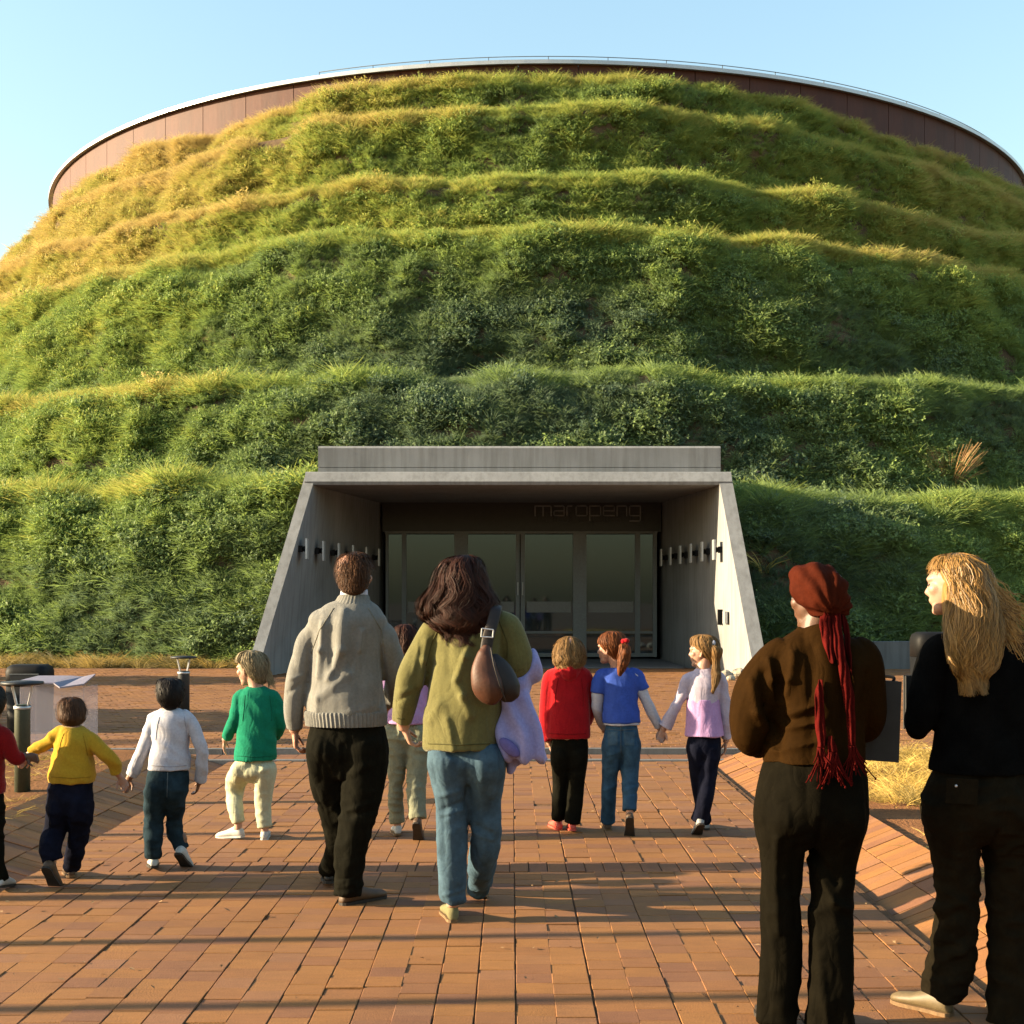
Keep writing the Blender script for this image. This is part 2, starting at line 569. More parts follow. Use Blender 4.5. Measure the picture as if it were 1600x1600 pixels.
# soil under the banks and the planting beds
def bank_soil(xa, xb, xo, name):
    xs = [xa, xb, xo]; zs = [-.075, .11, .11]
    v, f = [], []
    ny = 60
    n = 26
    for j in range(ny + 1):
        yy = 1.5 + (PEND + .02 - 1.5) * j / ny
        v.append((xa, yy, -.075))
        for i in range(n + 1):
            xx = xb + (xo - xb) * i / n
            v.append((xx, yy, .105 + (.06 * noise.noise(Vector((xx * .9, yy * .9, 3))) + .03 * noise.noise(Vector((xx * 4, yy * 4, 1)))) * min(1, i / 2)))
    m = n + 2
    for j in range(ny):
        for i in range(m - 1):
            a = j * m + i
            q = (a, a + 1, a + m + 1, a + m)
            f.append(q if xo > xa else tuple(reversed(q)))
    o = link(name, mesh_from(name, v, f), M['soil_red'], smooth=True)
    return tag(o, kind='structure')
bank_soil(PL - .01, BL + .01, -16, 'planting_bed')
bank_soil(PR + .01, BR - .01, 16, 'planting_bed')
# cross channel: two concrete edgings with a sunk gravelly trough
def edging(x0, x1, y0, y1, z0, z1, parent):
    return MB().b2(x0, x1, y0, y1, z0, z1).build('edging', M['concrete_dark'], parent)
chn = sheet('channel', -16, 16, PEND - .01, CH1 + .01, -.07, M['mortar'])
tag(chn, kind='structure')
n = 0
for yy in (PEND, CH1 - .1):
    xx = -16
    while xx < 16:
        edging(xx + .004, xx + .996, yy, yy + .1, -.15, .012 + rnd.uniform(-.003, .003), chn)
        xx += 1
items = []
xx = -8.0
while xx < 8:
    for q in range(4):
        items.append(((xx + .1, PEND + .21 + q * .22, -.045 + rnd.gauss(0, .002)), X, Y, Z, .097, .105, .05, .12 * rnd.random()))
    xx += .2
tag(brick_boxes(items, 'channel_paving', M['brick_far'], chn), kind='stuff')

plaza = sheet('plaza', -30, 30, CH1, 31.6, -.007, M['mortar'])
tag(plaza, kind='structure')
items = []
yy = CH1 + .02
row = 0
while yy < 31:
    lim = yy * .372 + .8
    xx = -lim + (row % 2) * .1
    while xx < lim:
        items.append(((xx, yy + .05, rnd.gauss(0, .002)), np.array((1, 0, rnd.gauss(0, .012))), np.array((0, 1, rnd.gauss(0, .022))), Z, .097, .0475, .03, rnd.random()))
        xx += .2
    yy += .1
    row += 1
tag(brick_boxes(items, 'brick_field', M['brick_far'], plaza, .003), kind='stuff')

# ---------------------------------------------------------------- the grassed mound
AX = Vector((1.27, 72.0, 0))          # axis of the round building
RT, RIM = 24.0, 20.26
PROF = [(41.5, -.3), (40.2, 0.0), (39.6, 1.5), (38.3, 4.3), (37.8, 4.68), (36.3, 4.6), (35.6, 5.3), (34.4, 7.2), (34.0, 7.65), (32.6, 7.5), (32.1, 8.2), (30.4, 11.8), (29.7, 12.75),
        (28.5, 12.6), (28.2, 13.1), (27.75, 14.8), (27.5, 15.1), (26.65, 15.0), (26.3, 15.6), (25.75, 17.7), (25.5, 18.05), (24.95, 18.0), (24.5, 19.2), (24.2, 19.6), (23.5, 19.65)]
def sst(a, b, x):
    t = min(1, max(0, (x - a) / (b - a)))
    return t * t * (3 - 2 * t)
cum = [0]
for (r0, z0), (r1, z1) in zip(PROF, PROF[1:]): cum.append(cum[-1] + math.hypot(r1 - r0, z1 - z0))
HT = cum[-1]
def hill_point(phi, s):
    """phi radians from the front, s in 0..1 along the profile"""
    d = s * HT
    i = 0
    while i < len(PROF) - 2 and cum[i + 1] < d: i += 1
    t = (d - cum[i]) / (cum[i + 1] - cum[i])
    r = PROF[i][0] + (PROF[i + 1][0] - PROF[i][0]) * t
    z = PROF[i][1] + (PROF[i + 1][1] - PROF[i][1]) * t
    a = abs(math.degrees(phi))
    drop = 1.0 * sst(12, 36, a) + 1.0 * sst(46, 68, a)
    k = max(0, z / 20)
    z -= drop * k * k
    r *= 1 + .02 * sst(35, 80, a)
    z -= (.30 + .35 * sst(2, 8, math.degrees(phi))) * sst(2.5, 4.2, z) * (1 - sst(4.8, 6.5, z))
    w = Vector((math.sin(phi) * r, -math.cos(phi) * r, z))
    up = sst(0, 1.5, z) * (1 - .8 * sst(18.5, 19.8, z))
    n1 = noise.noise(Vector((phi * 9, z * .12, 4.2)))
    n2 = noise.noise(w * .45 + Vector((5, 1, 2)))
    n3 = noise.noise(w * 1.3)
    z += (.16 * n1 + .12 * n2) * up
    r += (.36 * n2 + .26 * n3) * up
    return Vector((AX.x + math.sin(phi) * r, AX.y - math.cos(phi) * r, z))
NPHI, NS = 300, 130
PH0, PH1 = math.radians(-105), math.radians(105)
# opening for the entrance: cells inside this box are left out
def in_portal(p): return -4.9 < p.x < 5.1 and p.z < 4.35 and p.y < 37
hv, hf = [], []
grid = [[hill_point(PH0 + (PH1 - PH0) * i / NPHI, j / NS) for i in range(NPHI + 1)] for j in range(NS + 1)]
for rowp in grid: hv += rowp
for j in range(NS):
    for i in range(NPHI):
        a = j * (NPHI + 1) + i
        c = (grid[j][i] + grid[j + 1][i + 1]) / 2
        if in_portal(c): continue
        hf.append((a, a + 1, a + NPHI + 2, a + NPHI + 1))
hill = link('hill', mesh_from('hill', hv, hf), M['soil_hill'], smooth=True)
tag(hill, kind='structure')

# ---------------------------------------------------------------- round tower above it
rust = NT('brown red cladding')
v = rust.coord('Object', (1, 1, .35))
c_ = rust.ramp(rust.noise(v, 1.4, 6, .6), [(.3, (.050, .0145, .009, 1)), (.7, (.080, .0225, .0125, 1))])
c_ = rust.mix(.5, c_, rust.ramp(rust.noise(rust.coord('Object', (9, 9, .5)), 2, 5), [(.35, (.7, .68, .66, 1)), (.6, (1, 1, 1, 1))]), 'MULTIPLY')
rust.bump(rust.noise(rust.coord('Object', (1, 1, .4)), 5, 5), .25, .03)
rust.set(Base_Color=c_, Roughness=.75)
M['rust'] = rust.m
tower = empty('round_tower', AX)
tag(tower, 'round tower clad in brown-red panels with pale metal rim, rising behind the grassed mound', 'tower')
def arc_block(r0, r1, z0, z1, a0, a1, n):
    mb = MB()
    rings = []
    for i in range(n + 1):
        a = a0 + (a1 - a0) * i / n
        s_, c = math.sin(a), -math.cos(a)
        rings.append([Vector((s_ * r0, c * r0, z0)), Vector((s_ * r1, c * r1, z0)), Vector((s_ * r1, c * r1, z1)), Vector((s_ * r0, c * r0, z1))])
    return mb.rings(rings)
st = math.radians(5)
pm = arc_block(RT - .12, RT, 15.0, RIM - .02, -st / 2 + .0006, st / 2 - .0006, 3).mesh('panel')
pm.materials.append(M['rust'])
for k in range(-24, 25):
    o = link('panel', pm, None, tower); o.rotation_euler.z = k * st
arc_block(RT - .35, RT - .14, 15.0, RIM - .03, math.radians(-122), math.radians(122), 96).build('inner_wall', M['concrete_dark'], tower)
arc_block(RT - .2, RT + .16, RIM, RIM + .07, math.radians(-122), math.radians(122), 120).build('rim', M['light_metal'], tower)
arc_block(RT + .163, RT + .2, RIM - .05, RIM + .085, math.radians(-122), math.radians(122), 120).build('gutter', M['light_metal'], tower)
mb = MB()
ring_b = [(math.sin(math.radians(a)) * (RT - .4), -math.cos(math.radians(a)) * (RT - .4), 17.5) for a in range(0, 360, 5)]
mb.v = [Vector(p) for p in ring_b]; mb.f = [tuple(range(len(ring_b)))]
mb.build('roof', M['concrete_dark'], tower)
rail = empty('roof_railing', AX)
tag(rail, 'thin metal guard rail running along the top of the round tower', 'railing')
for zz in (RIM + .27,):
    arc_block(RT - .05, RT - .02, zz, zz + .018, math.radians(-20), math.radians(118), 110).build('rail', M['alu'], rail)
pm = MB().b2(-.012, .012, -.012, .012, 0, .15).mesh('post'); pm.materials.append(M['alu'])
for k in range(-4, 24):
    a = k * st
    o = link('post', pm, None, rail); o.location = (math.sin(a) * (RT - .035), -math.cos(a) * (RT - .035), RIM + .14)

# ---------------------------------------------------------------- concrete entrance
ent = empty('concrete_entrance', (0, 29, 0))
tag(ent, 'leaning concrete entrance portal with splayed side walls set into the foot of the mound', 'entrance')
EO = Vector((0, 29, 0))
def q(*p): return [Vector(a) - EO for a in p]
FY0, FY1, FZ = 27.5, 30.5, 4.12          # front edge: foot, head (leaning back)
DY = 36.3                                # plane of the doors
def lean(z): return FY0 + (FY1 - FY0) * z / 4.37
# side walls: inner face corners
Lf, Lt, Lb, Lbt = (-5.15, FY0, -.1), (-4.34, lean(4.37), 4.37), (-3.45, DY + .6, -.1), (-3.40, DY + .6, 4.37)
Rf, Rt, Rb, Rbt = (4.88, FY0, -.1), (4.56, lean(4.37), 4.37), (3.96, DY + .6, -.1), (3.92, DY + .6, 4.37)
th = .23
w = MB().hexa(q((Lf[0] - th, Lf[1], Lf[2]), Lf, Lb, (Lb[0] - th, Lb[1], Lb[2]), (Lt[0] - th, Lt[1], Lt[2]), Lt, Lbt, (Lbt[0] - th, Lbt[1], Lbt[2])))
o = w.build('side_wall', M['concrete'], ent)
th = .29
w = MB().hexa(q(Rf, (Rf[0] + th, Rf[1], Rf[2]), (Rb[0] + th, Rb[1], Rb[2]), Rb, Rt, (Rt[0] + th, Rt[1], Rt[2]), (Rbt[0] + th, Rbt[1], Rbt[2]), Rbt))
o = w.build('side_wall', M['concrete'], ent)
# lintel slab (ceiling) and set back parapet
XL, XR = Lt[0] - .235, Rt[0] + .295
ly = lean(4.37)
prof = [(ly - .14, 4.10), (ly - .17, 4.17), (ly - .02, 4.385), (ly + .02, 4.40), (DY + 1.2, 4.40), (DY + 1.2, 4.14), (ly + .10, 4.08)]
mb = MB()
mb.rings([[Vector((xx, yy - 29, zz)) for yy, zz in prof] for xx in (XL, XR)])
mb.build('lintel', M['concrete'], ent)
mb = MB()
prof = [(31.0, 4.403), (31.0, 4.53), (31.02, 4.54), (31.0, 4.55), (31.0, 4.98), (31.06, 5.03), (31.5, 5.03), (31.5, 4.403)]
mb.rings([[Vector((xx, yy - 29, zz)) for yy, zz in prof] for xx in (-4.37, 4.70)])
mb.build('parapet', M['concrete'], ent)
MB().b2(-4.3, 4.6, 31.51 - 29, 36.5 - 29, 4.403, 4.9).build('roof_fill', M['soil_hill'], ent)
MB().b2(-3.42, 3.94, DY + .02 - 29, DY + .2 - 29, 3.36, 4.13).build('fascia', M['dark_wall'], ent)
MB().b2(-3.44, 3.95, FY0 + 4 - 29, DY - .02 - 29, -.14, .008).build('threshold', M['concrete_dark'], ent)
# dim lobby behind the glass
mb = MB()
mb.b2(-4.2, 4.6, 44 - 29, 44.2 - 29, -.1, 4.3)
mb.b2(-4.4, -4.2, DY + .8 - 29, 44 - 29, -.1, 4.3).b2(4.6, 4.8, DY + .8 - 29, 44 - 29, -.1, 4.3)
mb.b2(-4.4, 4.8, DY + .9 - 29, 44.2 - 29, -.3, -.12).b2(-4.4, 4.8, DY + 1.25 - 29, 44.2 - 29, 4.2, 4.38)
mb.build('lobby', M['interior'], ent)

# glass doors
drs = empty('glass_doors', (0, DY, 0))
tag(drs, 'row of tall dark reflective glass doors in grey aluminium frames at the back of the portal', 'doors')
gl = NT('dark reflective glass')
gl.set(Base_Color=(.035, .042, .042, 1), Roughness=.03)
gl.p.inputs['Specular IOR Level'].default_value = 1.0
gl.p.inputs['Specular Tint'].default_value = (.5, .72, 1, 1)
gl.p.inputs['IOR'].default_value = 1.55
gl.p.inputs['Transmission Weight'].default_value = .25
M['glass'] = gl.m
M['frosted'] = plain('frosted band', (.16, .17, .17, 1), .35)
k = DY / F
def dx(px): return (px - CX) * k
def dz(py): return EYE - (py - HY) * k
ZT, ZTR, ZB = dz(834), dz(988), .06
mull = [(603, 607, 'f'), (628, 635, 'f'), (710, 731, 'p'), (806, 812, 'f'), (813.5, 820, 'f'), (895, 916, 'p'), (992, 1000, 'f'), (1020, 1026, 'f')]
for a, b, t in mull:
    MB().b2(dx(a), dx(b), -.06 if t == 'f' else -.12, .06, ZB, ZT).build('door_frame' if t == 'f' else 'pillar', M['alu'], drs)
bays = [(607, 628), (635, 710), (731, 806), (820, 895), (916, 992), (1000, 1020)]
for a, b in bays:
    x0, x1 = dx(a), dx(b)
    MB().b2(x0, x1, -.004, .006, ZTR + .03, ZT - .02).build('glass_pane', M['glass'], drs)
    MB().b2(x0, x1, -.004, .006, ZB + .1, ZTR - .03).build('glass_pane', M['glass'], drs)
    MB().b2(x0, x1, -.045, .045, ZTR - .03, ZTR + .03).build('transom', M['alu'], drs)
    MB().b2(x0, x1, -.045, .045, ZB, ZB + .1).build('bottom_rail', M['alu'], drs)
    if b - a > 40:
        MB().b2(x0 + .05, x1 - .05, -.0075, -.0045, dz(957), dz(940)).build('frosted_band', M['frosted'], drs)
MB().b2(dx(602), dx(1027), -.07, .05, ZT, ZT + .06).build('head_rail', M['alu'], drs)
for px in (809, 816.5):
    MB().tube([(dx(px), -.11, dz(930)), (dx(px), -.11, dz(910))], [.018, .018], 8, 1).build('handle', M['light_metal'], drs)

# name over the doors: squared outline letters
sign = empty('entrance_sign', (dx(836), DY - .08, dz(806)))
tag(sign, 'thin grey outlined lettering reading maropeng on the dark fascia above the glass doors', 'sign')
M['letter'] = plain('brushed lettering', (.22, .22, .22, 1), .4, .3)
L_ = {'m': [[(0, 0), (0, 1), (.95, 1), (1, .93), (1, 0)], [(.5, 0), (.5, 1)]],
      'a': [[(.05, 1), (.9, 1), (1, .9), (1, 0), (.1, 0), (0, .1), (0, .42), (.1, .5), (1, .5)]],
      'r': [[(0, 0), (0, .85), (.15, 1), (.75, 1)]],
      'o': [[(.1, 0), (0, .1), (0, .9), (.1, 1), (.9, 1), (1, .9), (1, .1), (.9, 0), (.1, 0)]],
      'p': [[(0, -.5), (0, 1), (.9, 1), (1, .9), (1, .1), (.9, 0), (0, 0)]],
      'e': [[(0, .5), (1, .5), (1, .9), (.9, 1), (.1, 1), (0, .9), (0, .1), (.1, 0), (1, 0)]],
      'n': [[(0, 0), (0, 1), (.9, 1), (1, .9), (1, 0)]],
      'g': [[(1, 0), (.1, 0), (0, .1), (0, .9), (.1, 1), (1, 1), (1, -.45), (.9, -.55), (.05, -.55)]]}
def letters(dxp, dzp, yoff, thick, name):
    px = 0.0
    for ch, wpx in zip('maropeng', (25, 16, 10, 17, 17, 17, 15, 17)):
        mb = MB()
        for line in L_[ch]:
            for (ax, az), (bx, bz) in zip(line, line[1:]):
                A = Vector(((px + ax * wpx + dxp) * k, yoff, (az * 15 + dzp) * k)); B = Vector(((px + bx * wpx + dxp) * k, yoff, (bz * 15 + dzp) * k))
                d = B - A
                ang = math.atan2(d.z, d.x)
                mb.box((A + B) / 2, (d.length / 2 + thick, .012, thick), Matrix.Rotation(-ang, 3, 'Y'))
        mb.build(name, M['letter'], sign)
        px += wpx + 4.3
letters(0, 0, 0, .014, 'letter')
M['letter'] = plain('painted sign shadow', (.05, .05, .05, 1), .5, .3)
letters(6, -9, .06, .008, 'letter')  # dark offset copy stands in for the lettering's shadow on the fascia

# wall lights in two rows
def wall_light(inner, s, label):
    """small black spotlight with a pale upright bar; s = +1 when the wall is on the left"""
    o = empty('wall_light', inner)
    tag(o, label, 'wall light', 'spotlights along the portal walls')
    MB().b2(-.04 * 1, .04, -.07, .07, -.07, .07).build('bracket', M['black_plastic'], o)
    MB().tube([(s * .06, 0, 0), (s * .13, -.02, 0)], [.055, .075], 10, 2).build('spot', M['black_plastic'], o)
    MB().ball((s * .135, -.03, .01), (.03, .05, .05), None, 8, 6).build('lens', M['light_metal'], o)
    MB().b2(s * .14 - .02, s * .14 + .02, -.12, .12, -.22, .22).build('bar', M['light_metal'], o)
    return o
def on_wall(left, y, z):
    A, B, C, D = ((Lf, Lb, Lt, Lbt) if left else (Rf, Rb, Rt, Rbt))
    tz = (z + .1) / 4.47
    fx = A[0] + (C[0] - A[0]) * tz; fy = A[1] + (C[1] - A[1]) * tz
    bx = B[0] + (D[0] - B[0]) * tz; by = B[1] + (D[1] - B[1]) * tz
    return Vector((fx + (bx - fx) * (y - fy) / (by - fy), y, z))
ords = ['nearest', 'second', 'third', 'fourth', 'fifth', 'innermost']
for i, yy in enumerate((29.7, 30.9, 32.1, 33.3, 34.5, 35.7)):
    for left in (True, False):
        p = on_wall(left, yy + (.0 if left else .5 - .08 * i), 2.66)
        wall_light(p + Vector((.03 if left else -.03, 0, 0)), 1 if left else -1,
                   ('%s black spotlight with pale bar along the %s inner wall of the portal' % (ords[i], 'left' if left else 'right')))
p = on_wall(False, 30.0, 1.18)
pl = empty('wall_plate', p)
tag(pl, 'small steel plate and dark bracket low on the right inner wall of the portal', 'wall plate')
MB().b2(-.06, -.0, -.45, -.15, -.13, .13).build('plate', M['light_metal'], pl)
MB().b2(-.1, -.0, .12, .16, -.17, .17).b2(-.1, 0, .28, .32, -.17, .17).b2(-.08, 0, .161, .279, -.03, .03).build('bracket', M['black_plastic'], pl)

# low retaining wall at the foot of the mound on the right
rw = MB()
rings = []
for i in range(13):
    a = math.radians(9.5 + i * 2.4)
    r = 41.3
    xx, yy = AX.x + math.sin(a) * r, AX.y - math.cos(a) * r
    ux, uy = math.sin(a), -math.cos(a)
    rings.append([Vector((xx, yy, -.1)), Vector((xx + ux * .35, yy + uy * .35, -.1)), Vector((xx + ux * .35, yy + uy * .35, .62)), Vector((xx, yy, .62))])
rwo = rw.rings(rings).build('retaining_wall', M['concrete_dark'])
tag(rwo, 'low grey concrete retaining wall along the foot of the mound right of the portal', 'wall')
# ---------------------------------------------------------------- plants
def blades(n, h, spread, w, lean, segs=3, droop=.35, seedhead=False, base_r=.05):
    mb = MB()
    for i in range(n):
        a = rnd.uniform(0, 2 * math.pi)
        b = rnd.random() ** .6
        root = Vector((math.cos(a) * base_r * b, math.sin(a) * base_r * b, -.05))
        hh = h * rnd.uniform(.55, 1.1)
        out = Vector((math.cos(a), math.sin(a), 0)) * (spread * rnd.uniform(.3, 1.1))
        side = Vector((rnd.uniform(-1, 1), rnd.uniform(-1, 1), 0)) * lean
        pts = []
        for s in range(segs + 1):
            t = s / segs
            pts.append(root + Vector((0, 0, hh * (t - droop * t * t * rnd.uniform(.5, 1.1)))) + (out + side) * (t ** 1.6))
        mb.ribbon(pts, w * rnd.uniform(.6, 1.2), Vector((math.cos(a + 1.2), math.sin(a + 1.2), .4)))
    return mb
def leafy(n, r, h, leaf):
    mb = MB()
    nst = max(3, n // 9)
    for s in range(nst):
        a = rnd.uniform(0, 2 * math.pi)
        tip = Vector((math.cos(a) * r * rnd.uniform(.1, 1), math.sin(a) * r * rnd.uniform(.1, 1), h * rnd.uniform(.5, 1.1)))
        ctl = Vector((tip.x * .3, tip.y * .3, tip.z * .7))
        pts = [ctl * (2 * t * (1 - t)) + tip * t * t for t in (0, .35, .7, 1)]
        mb.ribbon(pts, .006, Vector((math.cos(a), math.sin(a), .2)))
        for k in range(9):
            t = rnd.uniform(.2, 1)
            c = ctl * (2 * t * (1 - t)) + tip * t * t
            d = Vector((rnd.gauss(0, 1), rnd.gauss(0, 1), rnd.gauss(.35, .6))).normalized()
            nn = Vector((rnd.gauss(0, .6), rnd.gauss(0, .6), 1)).normalized()
            sd = d.cross(nn).normalized()
            L = leaf * rnd.uniform(.6, 1.3)
            mb.add([c, c + d * L * .5 + sd * L * .27, c + d * L - Vector((0, 0, L * .2)), c + d * L * .5 - sd * L * .27], [(0, 1, 2, 3)])
    return mb
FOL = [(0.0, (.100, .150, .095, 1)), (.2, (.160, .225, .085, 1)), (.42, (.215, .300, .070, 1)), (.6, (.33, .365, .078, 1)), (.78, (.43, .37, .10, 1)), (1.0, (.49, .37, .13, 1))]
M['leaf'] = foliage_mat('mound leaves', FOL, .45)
proto_c = bpy.data.collections.new('plant kinds')
def proto(name, mb):
    me = mb.mesh(name); me.materials.append(M['leaf'])
    o = bpy.data.objects.new(name, me); proto_c.objects.link(o)
for i in range(3): proto('a_grass_%d' % i, blades(58, .46, .30, .0062, .16, 3))
for i in range(2): proto('b_straw_%d' % i, blades(56, .52, .30, .0048, .24, 4, .4))
for i in range(3): proto('c_weed_%d' % i, leafy(150, .32, .36, .066))
for i in range(2): proto('d_fine_%d' % i, leafy(210, .27, .30, .042))

def scatter(name, pts, rot, scl, idx, tint, coll, label=None, kind='stuff'):
    n = len(pts)
    me = bpy.data.meshes.new(name)
    me.vertices.add(n)
    me.vertices.foreach_set('co', np.asarray(pts, np.float32).reshape(-1))
    for nm, typ, arr, key in (('rot', 'FLOAT_VECTOR', rot, 'vector'), ('scl', 'FLOAT_VECTOR', scl, 'vector'), ('idx', 'INT', idx, 'value'), ('tint', 'FLOAT', tint, 'value')):
        a = me.attributes.new(nm, typ, 'POINT')
        a.data.foreach_set(key, np.asarray(arr, np.int32 if typ == 'INT' else np.float32).reshape(-1))
    o = link(name, me)
    ng = bpy.data.node_groups.new(name + ' scatter', 'GeometryNodeTree')
    ng.interface.new_socket('Geometry', in_out='INPUT', socket_type='NodeSocketGeometry')
    ng.interface.new_socket('Geometry', in_out='OUTPUT', socket_type='NodeSocketGeometry')
    N = ng.nodes.new
    gi, go = N('NodeGroupInput'), N('NodeGroupOutput')
    ci = N('GeometryNodeCollectionInfo'); ci.inputs['Collection'].default_value = coll
    ci.inputs['Separate Children'].default_value = True; ci.inputs['Reset Children'].default_value = True
    ip = N('GeometryNodeInstanceOnPoints'); ip.inputs['Pick Instance'].default_value = True
    def na(nm, t):
        a = N('GeometryNodeInputNamedAttribute'); a.data_type = t; a.inputs['Name'].default_value = nm
        return a.outputs['Attribute']
    lk = ng.links.new
    lk(gi.outputs[0], ip.inputs['Points']); lk(ci.outputs[0], ip.inputs['Instance'])
    lk(na('idx', 'INT'), ip.inputs['Instance Index']); lk(na('rot', 'FLOAT_VECTOR'), ip.inputs['Rotation']); lk(na('scl', 'FLOAT_VECTOR'), ip.inputs['Scale'])
    lk(ip.outputs[0], go.inputs[0])
    md = o.modifiers.new('scatter', 'NODES'); md.node_group = ng
    tag(o, label, kind=kind)
    return o

# plants on the mound: thick weeds low down, straw along the crests and up the left flank, its gold partly sunlight put into the tint
bare = [(math.radians(1.5), .79, .035, .022), (math.radians(28), .66, .05, .025), (math.radians(-22), .90, .05, .02), (math.radians(-35), .64, .06, .02), (math.radians(-40), .55, .05, .02), (math.radians(26), .12, .05, .05)]
pts, rot, scl, idx, tint = [], [], [], [], []
NPL = 92000
smin, smax = cum[1] / HT, 1.0
crest = [cum[i] / HT for i in (4, 8, 12, 16, 20, 23)]
tries = 0
while len(pts) < NPL and tries < 600000:
    tries += 1
    phi = rnd.uniform(math.radians(-88), math.radians(88))
    s = rnd.uniform(smin, smax)
    d = s * HT
    i = 0
    while i < len(PROF) - 2 and cum[i + 1] < d: i += 1
    if rnd.random() > PROF[i][0] / 40 * 1.05: continue
    a = abs(math.degrees(phi))
    if a > 50 and rnd.random() < .5: continue
    p = hill_point(phi, s)
    if abs(p.x) > p.y * .372 + 4: continue
    if in_portal(p) or (p.y < 31.6 and -4.9 < p.x < 5.2) or (-4.7 < p.x < 4.95 and p.y < 36.3 and p.z < 4.9): continue
    if 0 < p.x < 5.3 and p.z < 4.2 and p.y < 36 : continue
    if p.x <= 0 and p.x > -5.4 and p.z < 4.2 and p.y < 36: continue
    hole = False
    for bp, bs, wp, ws in bare:
        e = ((phi - bp) / wp) ** 2 + ((s - bs) / ws) ** 2
        if e < 1 and rnd.random() < .93 * (1 - e) + .35: hole = True; break
    if hole: continue
    n1 = noise.noise(Vector((phi * 12, s * 22, 1.0)))
    n2 = noise.noise(p * .8)
    n0 = noise.noise(Vector((phi * 4, s * 7, 9.0)))
    bare_n = noise.noise(Vector((phi * 20, s * 34, 21.0)))
    if bare_n > .36 and rnd.random() < .75: continue
    ed = min((c_ - s) for c_ in [cc for cc in crest if cc >= s - .014] or [9])       # just under or on a crest
    on_crest = ed < .016
    left = sst(-2, -32, math.degrees(phi)) if phi < 0 else 0
    left = sst(2, 34, -math.degrees(phi))
    high = sst(.35, .8, s)
    dry = .30 + .30 * left * high * high + .12 * left + .10 * high + .20 * n0 + .12 * n1 + ((.17 + .12 * left) if on_crest else 0) + .19 * sst(3, 28, math.degrees(phi))  # last term pales the right flank, haze light put into plant tint
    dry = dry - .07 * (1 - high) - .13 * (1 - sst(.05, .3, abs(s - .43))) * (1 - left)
    r = rnd.random()
    if on_crest and r < .9 or r < dry * .9 - .08:
        kind = rnd.choice((0, 1, 2)) if rnd.random() > dry else rnd.choice((3, 4))
    else:
        kind = rnd.choice((5, 6, 7, 8, 9, 1, 2)) if n2 + n0 > -.12 else rnd.choice((0, 1, 2, 0, 1, 8, 9))
    big = 1.15 - .35 * s
    sc = big * rnd.uniform(.65, 1.35) * (1 + .5 * n2 + .4 * n1)
    if kind >= 5: sc *= 1.05
    # plants hang outward from the slope
    out = Vector((math.sin(phi), -math.cos(phi), 0))
    tl = rnd.uniform(.15, .75) if not on_crest else rnd.uniform(.1, .5)
    axis = Vector((0, 0, 1)).cross(out)
    R = Matrix.Rotation(tl, 3, axis) @ Matrix.Rotation(rnd.uniform(0, 6.28), 3, 'Z')
    e = R.to_euler()
    pts.append(p + Vector((0, 0, -.04))); rot.append(tuple(e)); scl.append((sc, sc, sc * rnd.uniform(.8, 1.25))); idx.append(kind)
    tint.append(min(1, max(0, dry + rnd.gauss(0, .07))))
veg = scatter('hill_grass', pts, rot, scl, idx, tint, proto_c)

# dry tufts in the two beds beside the path and along the foot of the mound
M['straw'] = foliage_mat('bed straw', [(0, (.10, .085, .03, 1)), (.4, (.26, .19, .06, 1)), (.7, (.50, .34, .085, 1)), (1, (.62, .45, .13, 1))], .4)
bed_c = bpy.data.collections.new('bed plant kinds')
for i in range(3):
    me = blades(90, .25, .21, .0022, .10, 4, .45, False, .09).mesh('t%d' % i); me.materials.append(M['straw'])
    bed_c.objects.link(bpy.data.objects.new('t%d' % i, me))
for i in range(2):
    me = blades(30, .10, .20, .0025, .12, 3, .6, False, .12).mesh('u%d' % i); me.materials.append(M['straw'])
    bed_c.objects.link(bpy.data.objects.new('u%d' % i, me))
def bed(name, x0, x1, y0, y1, n, tall_at, tall_r, tb):
    P_, R_, S_, I_, T_ = [], [], [], [], []
    for _ in range(n):
        x, y = rnd.uniform(x0, x1), rnd.uniform(y0, y1)
        near_ = min(((x - a) ** 2 / tall_r[0] ** 2 + (y - b) ** 2 / tall_r[1] ** 2) for a, b in tall_at)
        tall = near_ < 1 and rnd.random() < .8
        if not tall and noise.noise(Vector((x * 1.6, y * 1.6, 5))) < -.05: continue
        P_.append((x, y, .10)); R_.append((rnd.uniform(-.2, .2), rnd.uniform(-.2, .2), rnd.uniform(0, 6.28)))
        s = rnd.uniform(.7, 1.25) * (1 if tall else rnd.uniform(.5, 1))
        S_.append((s, s, s)); I_.append(rnd.choice((0, 1, 2)) if tall else rnd.choice((3, 4)))
        T_.append(tb + rnd.uniform(-.3, .3))
    return scatter(name, P_, R_, S_, I_, T_, bed_c)
bed('dry_grass', 2.45, 6.5, 5, 13.1, 900, [(3.25, 11.4), (3.1, 10.5), (3.6, 12.2), (4.2, 11)], (.75, .9), .65)
bed('dry_grass', -7.5, -3.45, 7, 13.1, 1200, [(-5.6, 11.5)], (.6, .6), .35)
P_, R_, S_, I_, T_ = [], [], [], [], []
for k_ in range(520):
    a = math.radians(rnd.uniform(-32, 32)); r = 40.6 + rnd.uniform(-.5, .9)
    x, y = AX.x + math.sin(a) * r, AX.y - math.cos(a) * r
    if -5.6 < x < 5.4: continue
    if x > 5 and r > 41.0: continue
    s = rnd.uniform(1.2, 2.6)
    P_.append((x, y, -.02)); R_.append((rnd.uniform(-.2, .2), rnd.uniform(-.2, .2), rnd.uniform(0, 6.28))); S_.append((s, s, s)); I_.append(rnd.choice((0, 1, 2))); T_.append(rnd.uniform(-.1, .6))
